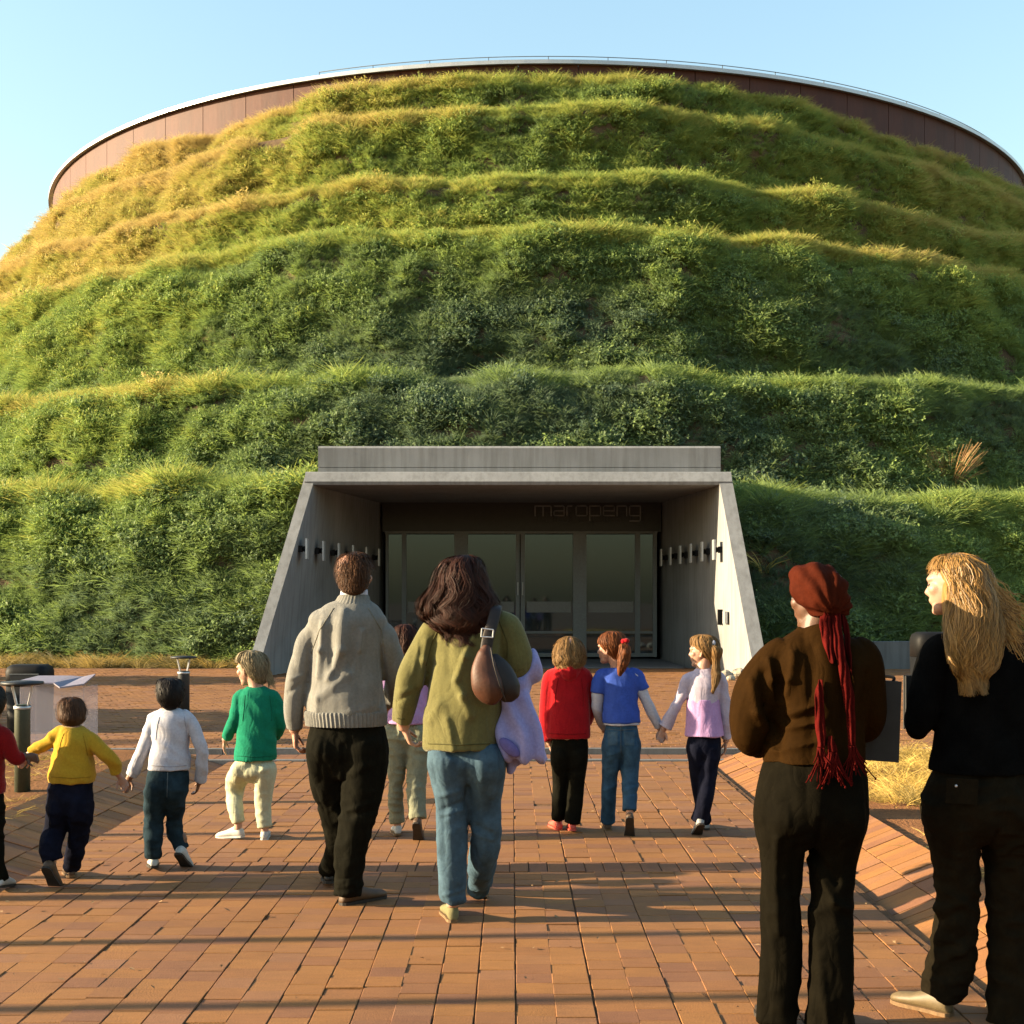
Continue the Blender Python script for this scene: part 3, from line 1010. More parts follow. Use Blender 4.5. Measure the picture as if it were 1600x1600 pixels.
scatter('dry_grass', P_, R_, S_, I_, T_, bed_c)

def clump(loc, n, h, spread, label, dryness, w=.010, droop=.2):
    t = NT('clump straw'); t.set(Base_Color=t.ramp(t.n('ShaderNodeNewGeometry').outputs['Random Per Island'], [(0, dryness[0]), (1, dryness[1])]), Roughness=.7)
    o = blades(n, h, spread, w, .25, 4, droop, False, .18).build('grass_clump', t.m)
    o.location = loc
    return tag(o, label, 'plant')
def on_hill(px, py):
    best, bd = None, 1e9
    for j in range(0, NS):
        for i in range(90, 211):
            p = grid[j][i]
            dpx, dpy = CX + F * p.x / p.y - px, HY - F * (p.z - EYE) / p.y - py
            d = dpx * dpx + dpy * dpy
            if d < bd: best, bd = p, d
    return best
clump(on_hill(1488, 775), 190, 1.6, .9, 'tall dry orange-straw grass clump on the lowest ledge right of the portal', ((.36, .17, .06, 1), (.5, .30, .12, 1)), .007)
clump(on_hill(1196, 890), 22, .75, .6, 'small yellow spiky plant on the slope just right of the portal', ((.30, .26, .05, 1), (.42, .33, .08, 1)), .012, .4)

# small lamp on the ledge beside the portal
p = on_hill(1180, 772)
gl_ = empty('garden_light', p + Vector((0, -.1, 0)))
tag(gl_, 'tiny dark garden light on the ledge just right of the portal roof', 'lamp')
MB().tube([(0, 0, -.1), (0, 0, .5)], [.03, .03], 8, 1).build('post', M['steel'], gl_)
MB().tube([(0, 0, .5), (0, 0, .56), (0, 0, .6)], [.06, .13, .12], 10, 1).build('lamp_head', M['steel'], gl_)

# ---------------------------------------------------------------- street furniture
def gpos(px, D): return ((px - CX) / F * D, D)
def bollard(px, D, label, z=0.0, h=.68, r=.058, mat='green_post'):
    x, y = gpos(px, D)
    o = empty('bollard_light', (x, y, z))
    tag(o, label, 'bollard', 'bollard lights beside the path')
    MB().tube([(0, 0, -.05), (0, 0, h - .04), (0, 0, h - .005), (0, 0, h)], [r, r, r, r - .012], 20, 1).build('post', M[mat], o, True)
    MB().tube([(0, 0, h - .035), (0, 0, h - .012)], [r + .006, r + .006], 20, 1).build('collar', M['light_metal'], o, True)
    for k_ in range(4):
        a = math.pi / 4 + k_ * math.pi / 2 + .3
        MB().tube([(math.cos(a) * .03, math.sin(a) * .03, h - .1), (math.cos(a) * .105, math.sin(a) * .105, h + .155)], [.007, .007], 6, 1).build('strut', M['light_metal'], o)
    MB().tube([(0, 0, h + .15), (0, 0, h + .158), (0, 0, h + .172), (0, 0, h + .182)], [.145, .16, .155, .03], 24, 1).build('cap', M['steel'], o, True)
    return o
bollard(35, 10.45, 'olive green bollard light with open disc cap in the soil bed at the left edge', .08)
bollard(287, 16.6, 'dark bollard light with raised disc cap behind the boy in the white shirt', 0, .70, .07, 'steel')

def litter_bin(px, D, w, h, label):
    x, y = gpos(px, D)
    o = empty('litter_bin', (x, y, 0))
    tag(o, label, 'bin')
    mb = MB()
    for zz, f_ in ((0, .92), (.03, .95), (h * .72, 1.0)): pass
    def rr(sx, sy, z):
        ring = []
        for k_ in range(28):
            a = 2 * math.pi * k_ / 28
            c, s = math.cos(a), math.sin(a)
            ring.append(Vector((sx * math.copysign(abs(c) ** .45, c), sy * math.copysign(abs(s) ** .45, s), z)))
        return ring
    mb.rings([rr(w * .46, w * .36, 0), rr(w * .47, w * .37, .03), rr(w * .5, w * .4, h * .68)]).build('body', M['black_plastic'], o, True)
    mb = MB()
    mb.rings([rr(w * .5, w * .4, h * .685), rr(w * .505, w * .405, h * .9), rr(w * .47, w * .37, h * .965), rr(w * .38, w * .3, h)]).build('lid', M['black_plastic'], o, True)
    MB().b2(-w * .34, w * .34, -w * .405 - .006, -w * .405 + .02, h * .72, h * .74).b2(-w * .34, w * .34, -w * .41 - .006, -w * .41 + .02, h * .86, h * .875).build('flap_frame', M['alu'], o)
    MB().b2(-w * .33, w * .33, -w * .4 - .008, -w * .4 + .02, h * .742, h * .858).build('flap', M['steel'], o)
    return o
litter_bin(47, 16.3, .50, .79, 'black litter bin with rounded lid on the plaza at the far left')
lb = litter_bin(1462, 19.5, .66, 1.10, 'tall black litter bin with rounded lid and pale emblem beside the blonde woman')
mb = MB()
for cx_ in (-.12, -.02): mb.tube([(cx_ + .045 * math.cos(a), -.285, .735 + .03 * math.sin(a)) for a in [i * math.pi / 5 for i in range(11)]], [.008] * 11, 6, 1)
mb.b2(.06, .16, -.29, -.28, .715, .73).b2(.06, .16, -.29, -.28, .74, .755)
mb.build('emblem', M['light_metal'], lb)

# clear display box with a pale folded lid
x, y = gpos(95, 15.0)
bx = empty('display_box', (x, y, 0))
tag(bx, 'clear sided box with a pale lilac folded lid standing on the plaza at the left', 'box')
ac = NT('smoky clear plastic')
ac.set(Base_Color=(.45, .42, .46, 1), Roughness=.1, Alpha=.22)
M['acrylic'] = ac.m
for (x0, x1, y0, y1) in ((-.36, .33, -.25, -.24), (-.36, .33, .24, .25), (-.36, -.35, -.239, .239), (.32, .33, -.239, .239)):
    MB().b2(x0, x1, y0, y1, .004, .62).build('side_panel', M['acrylic'], bx)
M['lilac_lid'] = plain('pale lilac board', (.22, .20, .26, 1), .5)
mb = MB()
mb.hexa([Vector(p_) for p_ in ((-.42, -.3, .66), (.02, -.3, .655), (.02, .28, .70), (-.34, .28, .70), (-.42, -.3, .675), (.02, -.3, .67), (.02, .28, .715), (-.34, .28, .715))])
mb.hexa([Vector(p_) for p_ in ((.021, -.3, .655), (.10, -.34, .61), (.16, .26, .69), (.021, .28, .70), (.021, -.3, .67), (.10, -.34, .625), (.16, .26, .705), (.021, .28, .715))])
mb.hexa([Vector(p_) for p_ in ((.101, -.34, .61), (.345, -.30, .645), (.30, .26, .72), (.161, .26, .69), (.101, -.34, .625), (.345, -.30, .66), (.30, .26, .735), (.161, .26, .705))])
mb.build('lid', M['lilac_lid'], bx)

# unseen poles and shrubs added left of frame to shadow the paving
for (px_, D_, h_, pl_) in ((-9.2, 4.77, 3.2, 'added shadow pole nearest the viewer beyond the left edge'), (-8.2, 5.85, 2.9, 'shortest added shadow pole, second from the viewer beyond the left edge'), (-9.6, 6.70, 3.2, 'third added shadow pole from the viewer beyond the left edge'),
        (-10.5, 6.70, 3.4, 'tallest added shadow pole beyond the left edge'), (-9.0, 7.30, 3.0, 'fifth added shadow pole from the viewer beyond the left edge'), (-9.8, 8.65, 3.1, 'added shadow pole farthest from the viewer beyond the left edge')):
    o = empty('shadow_pole', (px_, D_, 0))
    tag(o, pl_, 'pole', 'slim poles added to cast shadows')
    MB().tube([(0, 0, -.2), (0, 0, h_)], [.06, .045], 10, 1).build('shaft', M['light_metal'], o)
    MB().ball((0, 0, h_ + .04), .06).build('finial', M['light_metal'], o)
def shade_shrub(loc, rx, ry, h, label):  # out of view, put in only for its shade on the plaza
    o = empty('shade_shrub', loc)
    tag(o, label, 'shade_shrub', 'shrubs added beyond the left edge to cast shade')
    mb = MB()
    for i in range(1500):
        d = Vector((rnd.gauss(0, 1), rnd.gauss(0, 1), rnd.gauss(0, 1))).normalized() * rnd.uniform(.55, 1)
        c = Vector((d.x * rx, d.y * ry, h * .55 + d.z * h * .45))
        u = Vector((rnd.gauss(0, 1), rnd.gauss(0, 1), rnd.gauss(0, 1))).normalized()
        w_ = u.orthogonal().normalized()
        L = rnd.uniform(.09, .2)
        mb.add([c - u * L, c + w_ * L * .6, c + u * L, c - w_ * L * .6], [(0, 1, 2, 3)])
    mb.build('foliage', M['leaf'], o)
    MB().tube([(0, 0, -.1), (0, 0, h * .6)], [.12, .05], 8, 2).build('trunk', M['steel'], o)
shade_shrub((-11.3, 17.4, 0), 1.6, 2.0, 2.5, 'broad dark shrub added beyond the left edge to shade the plaza')
shade_shrub((-13.0, 26.2, 0), 1.8, 1.7, 2.6, 'broad dark shrub added beyond the left edge to shade ground by the mound')

# pale rubble beside the right foot of the portal and a few stones on the bed
M['stone'] = plain('pale stone', (.36, .31, .24, 1), .9, 0, 9, .3, .5, .02)
stone_labels = ['largest pale stone at the right foot of the portal', 'flat pale stone nearest the portal wall', 'small round stone between the larger ones by the portal', 'pale stone farthest right by the portal foot', 'small tilted stone in front of the portal foot', 'grey stone lying just in front of the portal wall']
for lb_, (px_, py_, r_) in zip(stone_labels, ((1152, 1058, .20), (1134, 1060, .17), (1143, 1063, .10), (1172, 1060, .15), (1126, 1066, .09), (1163, 1066, .11))):
    D_ = F * EYE / (py_ - HY)
    mb = MB().ball((0, 0, r_ * .35), (r_, r_ * .8, r_ * .55), Matrix.Rotation(r_ * 40, 3, 'Z'), 12, 8)
    for i_ in range(len(mb.v)): mb.v[i_] = mb.v[i_] * (1 + .35 * noise.noise(mb.v[i_] * 7 + Vector((px_, 0, 0))))
    o = mb.build('stone', M['stone']); o.location = ((px_ - CX) / F * D_, D_, 0)
    tag(o, lb_, 'stone', 'stones at the portal foot')

# dry leaves and grit blown about on the paving
mb = MB()
for k_ in range(420):
    if rnd.random() < .6:
        sd = rnd.choice((-1, 1)); x = (PL + abs(rnd.gauss(0, .35))) if sd < 0 else (PR - abs(rnd.gauss(0, .35))); y = rnd.uniform(5, 13)
    else: x, y = rnd.uniform(PL, PR), rnd.uniform(5, 13)
    L = rnd.uniform(.006, .02); a = rnd.uniform(0, 6.28)
    u = Vector((math.cos(a), math.sin(a), rnd.uniform(-.2, .4))) * L; w_ = Vector((-math.sin(a), math.cos(a), rnd.uniform(-.3, .3))) * L * .5
    c = Vector((x, y, .008))
    mb.add([c - u, c + w_ + Vector((0, 0, .004)), c + u, c - w_], [(0, 1, 2, 3)])
M['dead_leaf'] = plain('dead leaf', (.20, .12, .055, 1), .9, 0, 3, .4)
tag(mb.build('dry_leaves', M['dead_leaf']), kind='stuff')
# ---------------------------------------------------------------- people
def nz(p, s, seed=0.0): return noise.noise(Vector((p.x * s + seed, p.y * s + seed * 1.7, p.z * s - seed)))
def folds(kind, seed, amp=1.0):
    """soft cloth relief: long hanging folds, diagonal pulls, bunching at knees and hems"""
    def f(p, n):
        p = Vector(p)
        if kind == 'knit':
            a = noise.noise(Vector((p.x * 9 + seed, p.y * 6, p.z * 2.6)))
            b = noise.noise(Vector((p.x * 5 + p.z * 4, p.y * 4 + seed, p.z * 5 - p.x * 3)))
            return amp * (.010 * (abs(a) * 2 - .5) + .007 * b)
        if kind == 'coat':
            a = noise.noise(Vector((p.x * 7 + seed, p.y * 5, p.z * 1.8)))
            b = noise.noise(Vector((p.x * 4 - p.z * 5, p.y * 4 + seed, p.z * 3)))
            return amp * (.013 * (abs(a) * 2 - .5) + .008 * b)
        if kind == 'jersey':
            a = noise.noise(Vector((p.x * 6 + seed, p.y * 6, p.z * 11 + p.x * 7)))
            b = noise.noise(Vector((p.x * 12 + seed, p.y * 9, p.z * 3)))
            return amp * (.006 * (.6 - abs(a) * 2) + .006 * b)
        if kind == 'trouser':
            a = noise.noise(Vector((p.x * 13 + seed, p.y * 13, p.z * 2.2)))
            b = noise.noise(Vector((p.x * 7 + p.z * 9, p.y * 7 + seed, p.z * 9 - p.x * 8)))
            w = .25 + 1.2 * math.exp(-(p.z / .14) ** 2) + .6 * math.exp(-((p.z - .45) / .1) ** 2)
            return amp * (.005 * (abs(a) * 2 - .4) + .007 * w * (.5 - abs(b) * 1.9))
        if kind == 'baggy':
            a = noise.noise(Vector((p.x * 10 + seed, p.y * 10, p.z * 3)))
            b = noise.noise(Vector((p.x * 8 + p.z * 11, p.y * 8 + seed, p.z * 13 - p.x * 6)))
            return amp * (.005 * (abs(a) * 2 - .4) + .0075 * (.45 - abs(b) * 1.9))
        return 0
    return f

class Person:
    def __init__(s, D, px0, adult):
        s.D, s.m, s.adult = D, D / F, adult
        s.O = Vector(((px0 - CX) / F * D, D, 0))
        s.body = MB()
    def pt(s, px, py, dy=0.0):
        d = s.D + dy
        return Vector(((px - CX) / F * d, d, EYE - (py - HY) / F * d)) - s.O
    def hoop(s, rows, k=1.0):
        return [(s.pt(r[0], r[1], r[2]), r[3] * s.m * k, r[4] * k) for r in rows]
    def limb(s, rows, k=1.0):
        return [s.pt(*r[:3]) for r in rows], [(r[3] * s.m * k, (r[4] if len(r) > 4 else r[3] * s.m) * k) for r in rows]

def add_head(P, c, H, yaw, pitch, roll):
    """cranium, face, jaw, nose, brow, lips and ears; returns the frame of the head"""
    R = (Matrix.Rotation(yaw, 3, 'Z') @ Matrix.Rotation(roll, 3, 'Y') @ Matrix.Rotation(-pitch, 3, 'X'))
    b = P.body
    def e(o, r): b.ball(c + R @ (Vector(o) * H), tuple(x * H for x in r), R, 18, 12)
    e((0, -.06, .13), (.335, .415, .37))
    e((0, .10, -.08), (.275, .285, .33))
    e((0, .17, -.33), (.19, .17, .15))
    e((0, .27, -.40), (.09, .09, .08))
    e((0, .30, .12), (.22, .10, .07))
    b.tube([c + R @ (Vector(p) * H) for p in ((0, .35, .07), (0, .385, -.03), (0, .41, -.095), (0, .36, -.13))], [.03 * H, .035 * H, .05 * H, .04 * H], 8, 3)
    e((0, .35, -.215), (.10, .045, .024))
    e((0, .34, -.26), (.085, .045, .026))
    e((.18, .24, -.05), (.10, .11, .10)); e((-.18, .24, -.05), (.10, .11, .10))
    for sx in (-1, 1):
        b.tube([c + R @ (Vector(p) * H) for p in ((sx * .31, .00, -.15), (sx * .345, -.03, -.06), (sx * .365, -.06, .04), (sx * .34, -.01, .10), (sx * .315, .04, .03))], [.035 * H, .04 * H, .045 * H, .04 * H, .03 * H], 8, 3)
    return R

def add_hand(P, w, d, n, side, size, curl=.35, point=None):
    """palm, five jointed fingers; d towards the fingers, n out of the palm, side +1 puts the thumb on d x n"""
    d = Vector(d).normalized(); n = Vector(n); n = (n - d * n.dot(d)).normalized()
    u = d.cross(n) * side
    b = P.body
    S = size
    b.tube([w - d * .10 * S, w + d * .05 * S, w + d * .25 * S, w + d * .46 * S], [(.13 * S, .11 * S), (.15 * S, .105 * S), (.215 * S, .085 * S), (.205 * S, .07 * S)], 12, 3, ref=u)
    rf = max(.0062, .047 * S)
    for i, (off, L) in enumerate(((.155, .42), (.052, .47), (-.052, .44), (-.152, .35))):
        p = w + d * (.44 - .02 * abs(i - 1)) * S + u * off * S
        dirv = (d + u * off * .35).normalized()
        pts = [p - dirv * .06 * S, p]
        ang = 0
        for j, fr in enumerate((.45, .32, .23)):
            ang += curl * (1.0 + .35 * j) * (1 + .12 * i)
            step = dirv * math.cos(ang) + n * math.sin(ang)
            p = p + step * (L * fr * S)
            pts.append(p)
        b.tube(pts, [rf * 1.1, rf * 1.08, rf, rf * .92, rf * .75], 8, 2)
    p = w + d * .12 * S + u * .15 * S + n * .02 * S
    t1 = (u * .75 + d * .65 + n * .3).normalized(); t2 = (d * .9 + u * .25 + n * .45).normalized()
    b.tube([p - t1 * .05 * S, p, p + t1 * .2 * S, p + t1 * .2 * S + t2 * .17 * S, p + t1 * .2 * S + t2 * .3 * S], [rf * 1.2, rf * 1.4, rf * 1.25, rf * 1.05, rf * .8], 8, 2)

def shoe_mesh(L, heel=.0):
    """upper and sole in shoe space: heel at the origin, toe along +y"""
    rows = [(.0, .055, .015, .10), (.04, .10, .0, .22), (.16, .118, .0, .31), (.30, .112, .0, .31), (.45, .118, .0, .25), (.62, .142, .0, .19), (.78, .150, .0, .16), (.90, .128, .0, .135), (.975, .08, .005, .095), (1.0, .03, .02, .06)]
    up, so = MB(), MB()
    ru, rs = [], []
    for t, w, z0, z1 in rows:
        ring = []
        for k in range(16):
            a = 2 * math.pi * k / 16
            c, s = math.cos(a), math.sin(a)
            x = w * L * math.copysign(abs(c) ** .75, c)
            z = (z0 + z1) / 2 + (z1 - z0) / 2 * math.copysign(abs(s) ** .75, s)
            if s > 0: x *= 1 - .35 * s
            ring.append(Vector((x + .012 * L * math.sin(t * 3), t * L, z * L + .035 * L)))
        ru.append(ring)
        wv = w * L * 1.04
        hz = .05 * L + heel * (1 if t < .35 else 0) * L
        rs.append([Vector((-wv, t * L, 0)), Vector((wv, t * L, 0)), Vector((wv, t * L, .055 * L)), Vector((-wv, t * L, .055 * L))])
    up.rings(ru)
    so.rings(rs)
    return up, so

def add_shoe(P, o, px, dy, yaw, pitch, L, upper, sole, name='shoe', toe_px=None, lift=0.0):
    """heel above pixel column px; pitch lifts the heel and rests on the ball of the foot"""
    if not P.adult: L *= 1.16
    x = (px - CX) / F * (P.D + dy)
    hz = .72 * L * math.sin(max(0, pitch)) + lift
    R = Matrix.Rotation(yaw, 4, 'Z') @ Matrix.Rotation(-pitch, 4, 'X')
    base = Vector((x, P.D + dy, hz)) - P.O
    up, so = shoe_mesh(L)
    up.v = [(R @ v) + base for v in up.v]
    so.v = [(R @ v) + base for v in so.v]
    sh = up.build(name, upper, o, True)
    so.build('sole', sole, sh)
    # foot inside, joined with the body
    b = P.body
    b.tube([base + R @ Vector((0, .18 * L, .34 * L)), base + R @ Vector((0, .30 * L, .2 * L)), base + R @ Vector((0, .6 * L, .11 * L)), base + R @ Vector((0, .88 * L, .085 * L))], [.09 * L, .095 * L, .085 * L, .05 * L], 10, 3)
    return base + R @ Vector((0, .16 * L, .42 * L))

def add_hair(P, o, env, n, w, mat, span=(.3, .6), t0=(0, .5), wave=.0, wk=30, lift=.0, face=None, t_face=.25, open_cos=.45, core=.92, name='hair', seg=7, jit=.12, rough=.012, extra=None, core_end=1.0, locks=0, over=0.0, spread=.085):
    rows = P.hoop(env)
    C, Rr = catmull([r[0] for r in rows], [(r[1], r[2]) for r in rows], 8)
    N = len(C)
    mb = MB()
    core_rows = [(c, max(.002, a * core), max(.002, b * core)) for c, (a, b) in zip(C, Rr)]
    core_rows = core_rows[:max(3, int(len(core_rows) * core_end))]
    l_ = core_rows[-1]
    core_rows.append((l_[0] + Vector((0, 0, -.012)), l_[1] * .55, l_[2] * .55))
    mb.hoops(core_rows, 26, 1)
    nc = len(mb.v)
    for i in range(nc):
        v = mb.v[i]
        k = noise.noise(v * 22) * rough + noise.noise(Vector((v.x * 60, v.y * 60, v.z * 7))) * rough * .9
        c = C[min(N - 1, i // 26)]
        dd = v - c
        if dd.length > 1e-6: mb.v[i] = v + dd.normalized() * k
    tot = sum((C[q + 1] - C[q]).length for q in range(N - 1))
    lk = [(rnd.uniform(0, 6.283), rnd.uniform(0, 6.283), rnd.uniform(.5, 1.3), rnd.uniform(-1, 1), rnd.uniform(0, 1)) for _ in range(locks)]
    def at(t, th, k):
        f = min(N - 1.001, max(0, t) * (N - 1)); i = int(f); u = f - i
        c = C[i].lerp(C[i + 1], u)
        if t > 1: c = C[-1] + (C[-1] - C[-4]).normalized() * (t - 1) * tot
        a = Rr[i][0] * (1 - u) + Rr[i + 1][0] * u; b = Rr[i][1] * (1 - u) + Rr[i + 1][1] * u
        return c + Vector((math.cos(th) * a * k, math.sin(th) * b * k, 0)), Vector((math.cos(th), math.sin(th), .25))
    for _ in range(n):
        th = rnd.uniform(0, 2 * math.pi)
        a = rnd.uniform(*t0); sp = rnd.uniform(*span)
        L_k = rnd.choice(lk) if locks else None
        if L_k: th = L_k[0] + rnd.gauss(0, spread)
        if face is not None and math.cos(th) * face[0] + math.sin(th) * face[1] > open_cos:
            if a > t_face: continue
            sp = min(sp, max(.05, t_face - a))
        b = min(1.0 + over * (L_k[4] if L_k else rnd.random()) + (.03 * rnd.random() if over else 0), a + sp)
        k0 = 1 - jit + rnd.random() * jit * 1.7
        ph, wa = rnd.uniform(0, 6.28), wave * rnd.uniform(.4, 1.2)
        if L_k:
            ph = L_k[1] + rnd.gauss(0, spread * 3.5); wa = wave * L_k[2]; k0 += jit * .8 * L_k[3]
        pts = []
        for s in range(seg + 1):
            u = s / seg
            t = a + (b - a) * u
            wv = math.sin(t * wk + ph) * wa * (.35 + 1.1 * t)
            p, nn = at(t, th + wv * 2.2 + rnd.uniform(-.02, .02), k0 + lift * u * u + wv)
            pts.append(p)
        nn = Vector((nn.x + rnd.uniform(-.5, .5), nn.y + rnd.uniform(-.5, .5), nn.z))
        mb.ribbon(pts, w * rnd.uniform(.5, 1.3), nn)
    if extra: extra(mb)
    return mb.build(name, mat, o, True)

def creases(P, strokes):
    segs = []
    for pts, w, h in strokes:
        q = [P.pt(a, b) for a, b in pts]
        for a, b in zip(q, q[1:]): segs.append((a.x, a.z, b.x - a.x, b.z - a.z, w * P.m, h * .72))
    def f(p, n):
        d = 0
        if n[1] > .25: return 0
        for ax, az, dx_, dz_, w, h in segs:
            ux, uz = p.x - ax, p.z - az
            t = max(0, min(1, (ux * dx_ + uz * dz_) / (dx_ * dx_ + dz_ * dz_ + 1e-9)))
            e = ((ux - t * dx_) ** 2 + (uz - t * dz_) ** 2) / (w * w)
            if e < 6: d += h * math.exp(-e)
        return d
    return f
def garment(name, mb, mat, parent, fold, seed, voxel=.0085, it=5, amp=1.0, extra=None):
    me = remeshed(mb, name, voxel, it)
    if extra: displace(me, extra)
    displace(me, folds(fold, seed, amp))
    return link(name, me, mat, parent, True)

def person(label, D, px0, adult, skin_m, pelvis, torso, arms, legs, top, bottom, head, hands, shoes, group=None, twist=0.0, eye=True, st=(), sb=()):
    P = Person(D, px0, adult)
    vox = .0065 if adult else .005
    root = bpy.data.objects.new('person', bpy.data.meshes.new('body'))
    COL.objects.link(root); root.location = P.O
    tag(root, label, 'person', group)
    b = P.body
    # body under the clothes
    b.hoops(P.hoop(pelvis[:2] + torso[1:], .78), 18, 3, twist)
    hx, hy, hdy, Hpx, yaw, pitch, roll = head
    H = Hpx * P.m
    c = P.pt(hx, hy, hdy)
    R = add_head(P, c, H, math.radians(yaw), math.radians(pitch), math.radians(roll))
    tn = torso[-1]
    pn = P.pt(tn[0], tn[1], tn[2])
    b.tube([pn - Vector((0, 0, .05)), pn + Vector((0, 0, .01)), c + R @ Vector((0, -.10 * H, -.18 * H)), c + R @ Vector((0, -.06 * H, .0))], [.26 * H, .23 * H, .225 * H, .22 * H], 14, 3)
    for a in arms:
        p, r = P.limb(a, .68)
        b.tube(p, r, 12, 4)
    for l in legs:
        p, r = P.limb(l[:-1], .62)
        b.tube(p, r, 12, 4)
    ends = []
    for sh in shoes: ends.append(add_shoe(P, root, *sh))
    for l, e in zip(legs, ends):
        b.tube([P.pt(*l[-2][:3]), e + Vector((0, 0, .03)), e, e - Vector((0, 0, .04))], [l[-2][3] * P.m * .55, .13 * H, .13 * H, .13 * H], 10, 3)
    for i, h in enumerate(hands):
        if h is None: continue
        p = P.pt(*h['at'])
        wp = P.pt(*arms[i][-1][:3])
        b.tube([wp, wp.lerp(p, .5), p], [(.105 * H if not adult else .031)] * 3, 10, 2)
        add_hand(P, p, h['d'], h['n'], h['s'], h.get('size', .178 if adult else .118), h.get('curl', .35))
    me = remeshed(b, 'body', vox, 2, .45)
    old = root.data; root.data = me; bpy.data.meshes.remove(old)
    me.materials.append(skin_m)
    # clothes
    hem = torso[0][1]
    if top:
        nm, mat, fold, seed, amp = top
        mb = MB()
        mb.hoops(P.hoop(torso), 28, 4, twist)
        for a in arms:
            p, r = P.limb(a)
            mb.tube(p, r, 16, 5)
        garment(nm, mb, mat, root, fold, seed, .0075 if adult else .006, 3, amp, creases(P, st) if st else None)
    if bottom:
        nm, mat, fold, seed, amp = bottom
        mb = MB()
        rows = [(r[0], r[1], r[2], r[3] * (.86 if r[1] <= hem + 5 else 1), r[4] * (.84 if r[1] <= hem + 5 else .93) * (.88 if i_ > 1 else 1)) for i_, r in enumerate(pelvis[:-1])]
        l = pelvis[-1]
        rows.append((l[0], l[1], l[2], l[3] * .62, l[4] * .55))
        mb.hoops(P.hoop(rows), 28, 4, twist)
        pc = pelvis[1]
        for l, e in zip(legs, ends):
            l = [l[0]] + [(*r[:3], r[3] * (.94 if adult else .88), *r[4:]) for r in l[1:]]
            k = (pc[0] + l[0][0]) / 2
            first = (k * .35 + l[0][0] * .65, pc[1] + 8, pc[2], l[0][3] * .80, pc[4] * .80)
            rr = [first, (*l[0][:3], l[0][3], pelvis[-2][4] * .96), (*l[1][:3], l[1][3], l[1][3] * P.m * 1.12)] + [r for r in l[2:]]
            p, r = P.limb(rr)
            q_ = Vector((e.x, e.y + .004, min(p[-1].z - .006, e.z - (.02 if adult else -.004))))
            p[-1] = q_
            mb.tube(p, r, 18, 5)
        garment(nm, mb, mat, root, fold, seed, .008 if adult else .0065, 9, amp, creases(P, sb) if sb else None)
    if eye:
        for sx in (-1, 1):
            MB().ball(c + R @ (Vector((sx * .135, .338, .02)) * H), .026 * H, None, 10, 7).build('eye', M['eye'], root, True)
    fd = R @ Vector((0, 1, 0))
    return P, root, c, H, R, Vector((fd.x, fd.y))

M['eye'] = plain('dark eye', (.05, .035, .025, 1), .3, 0, 20, .1, 0)
SK = skin('fair skin', (.36, .19, .125, 1))
SK2 = skin('light skin', (.42, .24, .165, 1))
SKB = skin('brown skin', (.10, .045, .022, 1))
SKT = skin('tan skin', (.20, .10, .055, 1))
M['sweater'] = cloth('oatmeal wool', (.215,.212,.195,1), .95, 330, .5, .08, ('X', 55), .15)
M['trouser_black'] = cloth('black wool', (.008,.0075,.005,1), .85, 300, .2, .25)
M['coat'] = cloth('olive fleece', (.125,.115,.042,1), .95, 240, .5, .10, None, .2)
M['jeans'] = cloth('blue denim', (.05,.09,.125,1), .9, 420, .3, .30)
M['jeans_dark'] = cloth('dark denim', (.018,.032,.042,1), .9, 420, .3, .4)
M['jeans_mid'] = cloth('mid denim', (.03,.075,.13,1), .9, 420, .3, .35)
M['red'] = cloth('red fleece', (.32,.006,.010,1), .95, 240, .4, .1, None, .15)
M['red_dark'] = cloth('deep red knit', (.19,.005,.006,1), .95, 240, .4, .1, None, .15)
M['blue'] = cloth('blue jersey', (.04,.085,.38,1), .9, 300, .2, .08)
M['white'] = cloth('white jersey', (.48,.48,.54,1), .9, 300, .2, .05)
M['pinkwhite'] = cloth('pale mauve knit', (.44,.385,.47,1), .9, 300, .25, .05)
M['lilac'] = cloth('lilac cotton', (.42,.25,.46,1), .9, 300, .2, .06)
M['green'] = cloth('green cotton', (.006,.17,.095,1), .9, 300, .2, .1)
M['cream'] = cloth('cream cotton', (.44,.44,.30,1), .9, 300, .2, .06)
M['palegreen'] = cloth('pale khaki cotton', (.20,.205,.14,1), .9, 300, .2, .1)
M['yellow'] = cloth('yellow fleece', (.42,.25,.02,1), .95, 240, .35, .08, None, .1)
M['navy'] = cloth('navy cotton', (.008,.009,.018,1), .85, 300, .2, .3)
M['brown'] = cloth('brown jersey', (.0185,.0082,.0016,1), .85, 300, .2, .1)
M['trouser_brown'] = cloth('dark brown twill', (.0055,.0045,.0025,1), .85, 400, .25, .2)
M['cargo'] = cloth('dark khaki cotton', (.011,.0085,.0048,1), .9, 300, .25, .25)
M['black_cloth'] = cloth('black knit', (.0035,.0035,.0035,1), .95, 250, .4, .3)
M['headscarf'] = cloth('rust red scarf', (.050,.0095,.004,1), .8, 300, .3, .15)
M['scarf_tail'] = cloth('red woven scarf', (.065,.005,.004,1), .8, 300, .4, .3)
M['jacket'] = cloth('lavender fleece', (.30,.29,.54,1), .95, 240, .35, .06, None, .15)
M['leather'] = plain('brown leather', (.06,.018,.006,1), .58, 0, 18, .35, .25, .004)
M['leather_dark'] = plain('dark leather', (.012,.006,.004,1), .6, 0, 18, .3, .25, .004)
M['shoe_black'] = plain('black shoe leather', (.018, .016, .015, 1), .45, 0, 30, .2)
M['shoe_olive'] = plain('olive suede', (.16, .14, .06, 1), .9, 0, 40, .2, .3)
M['shoe_white'] = plain('white trainer', (.45,.44,.41,1), .6, 0, 40, .1)
M['shoe_brown'] = plain('brown shoe', (.09, .05, .025, 1), .6, 0, 40, .2)
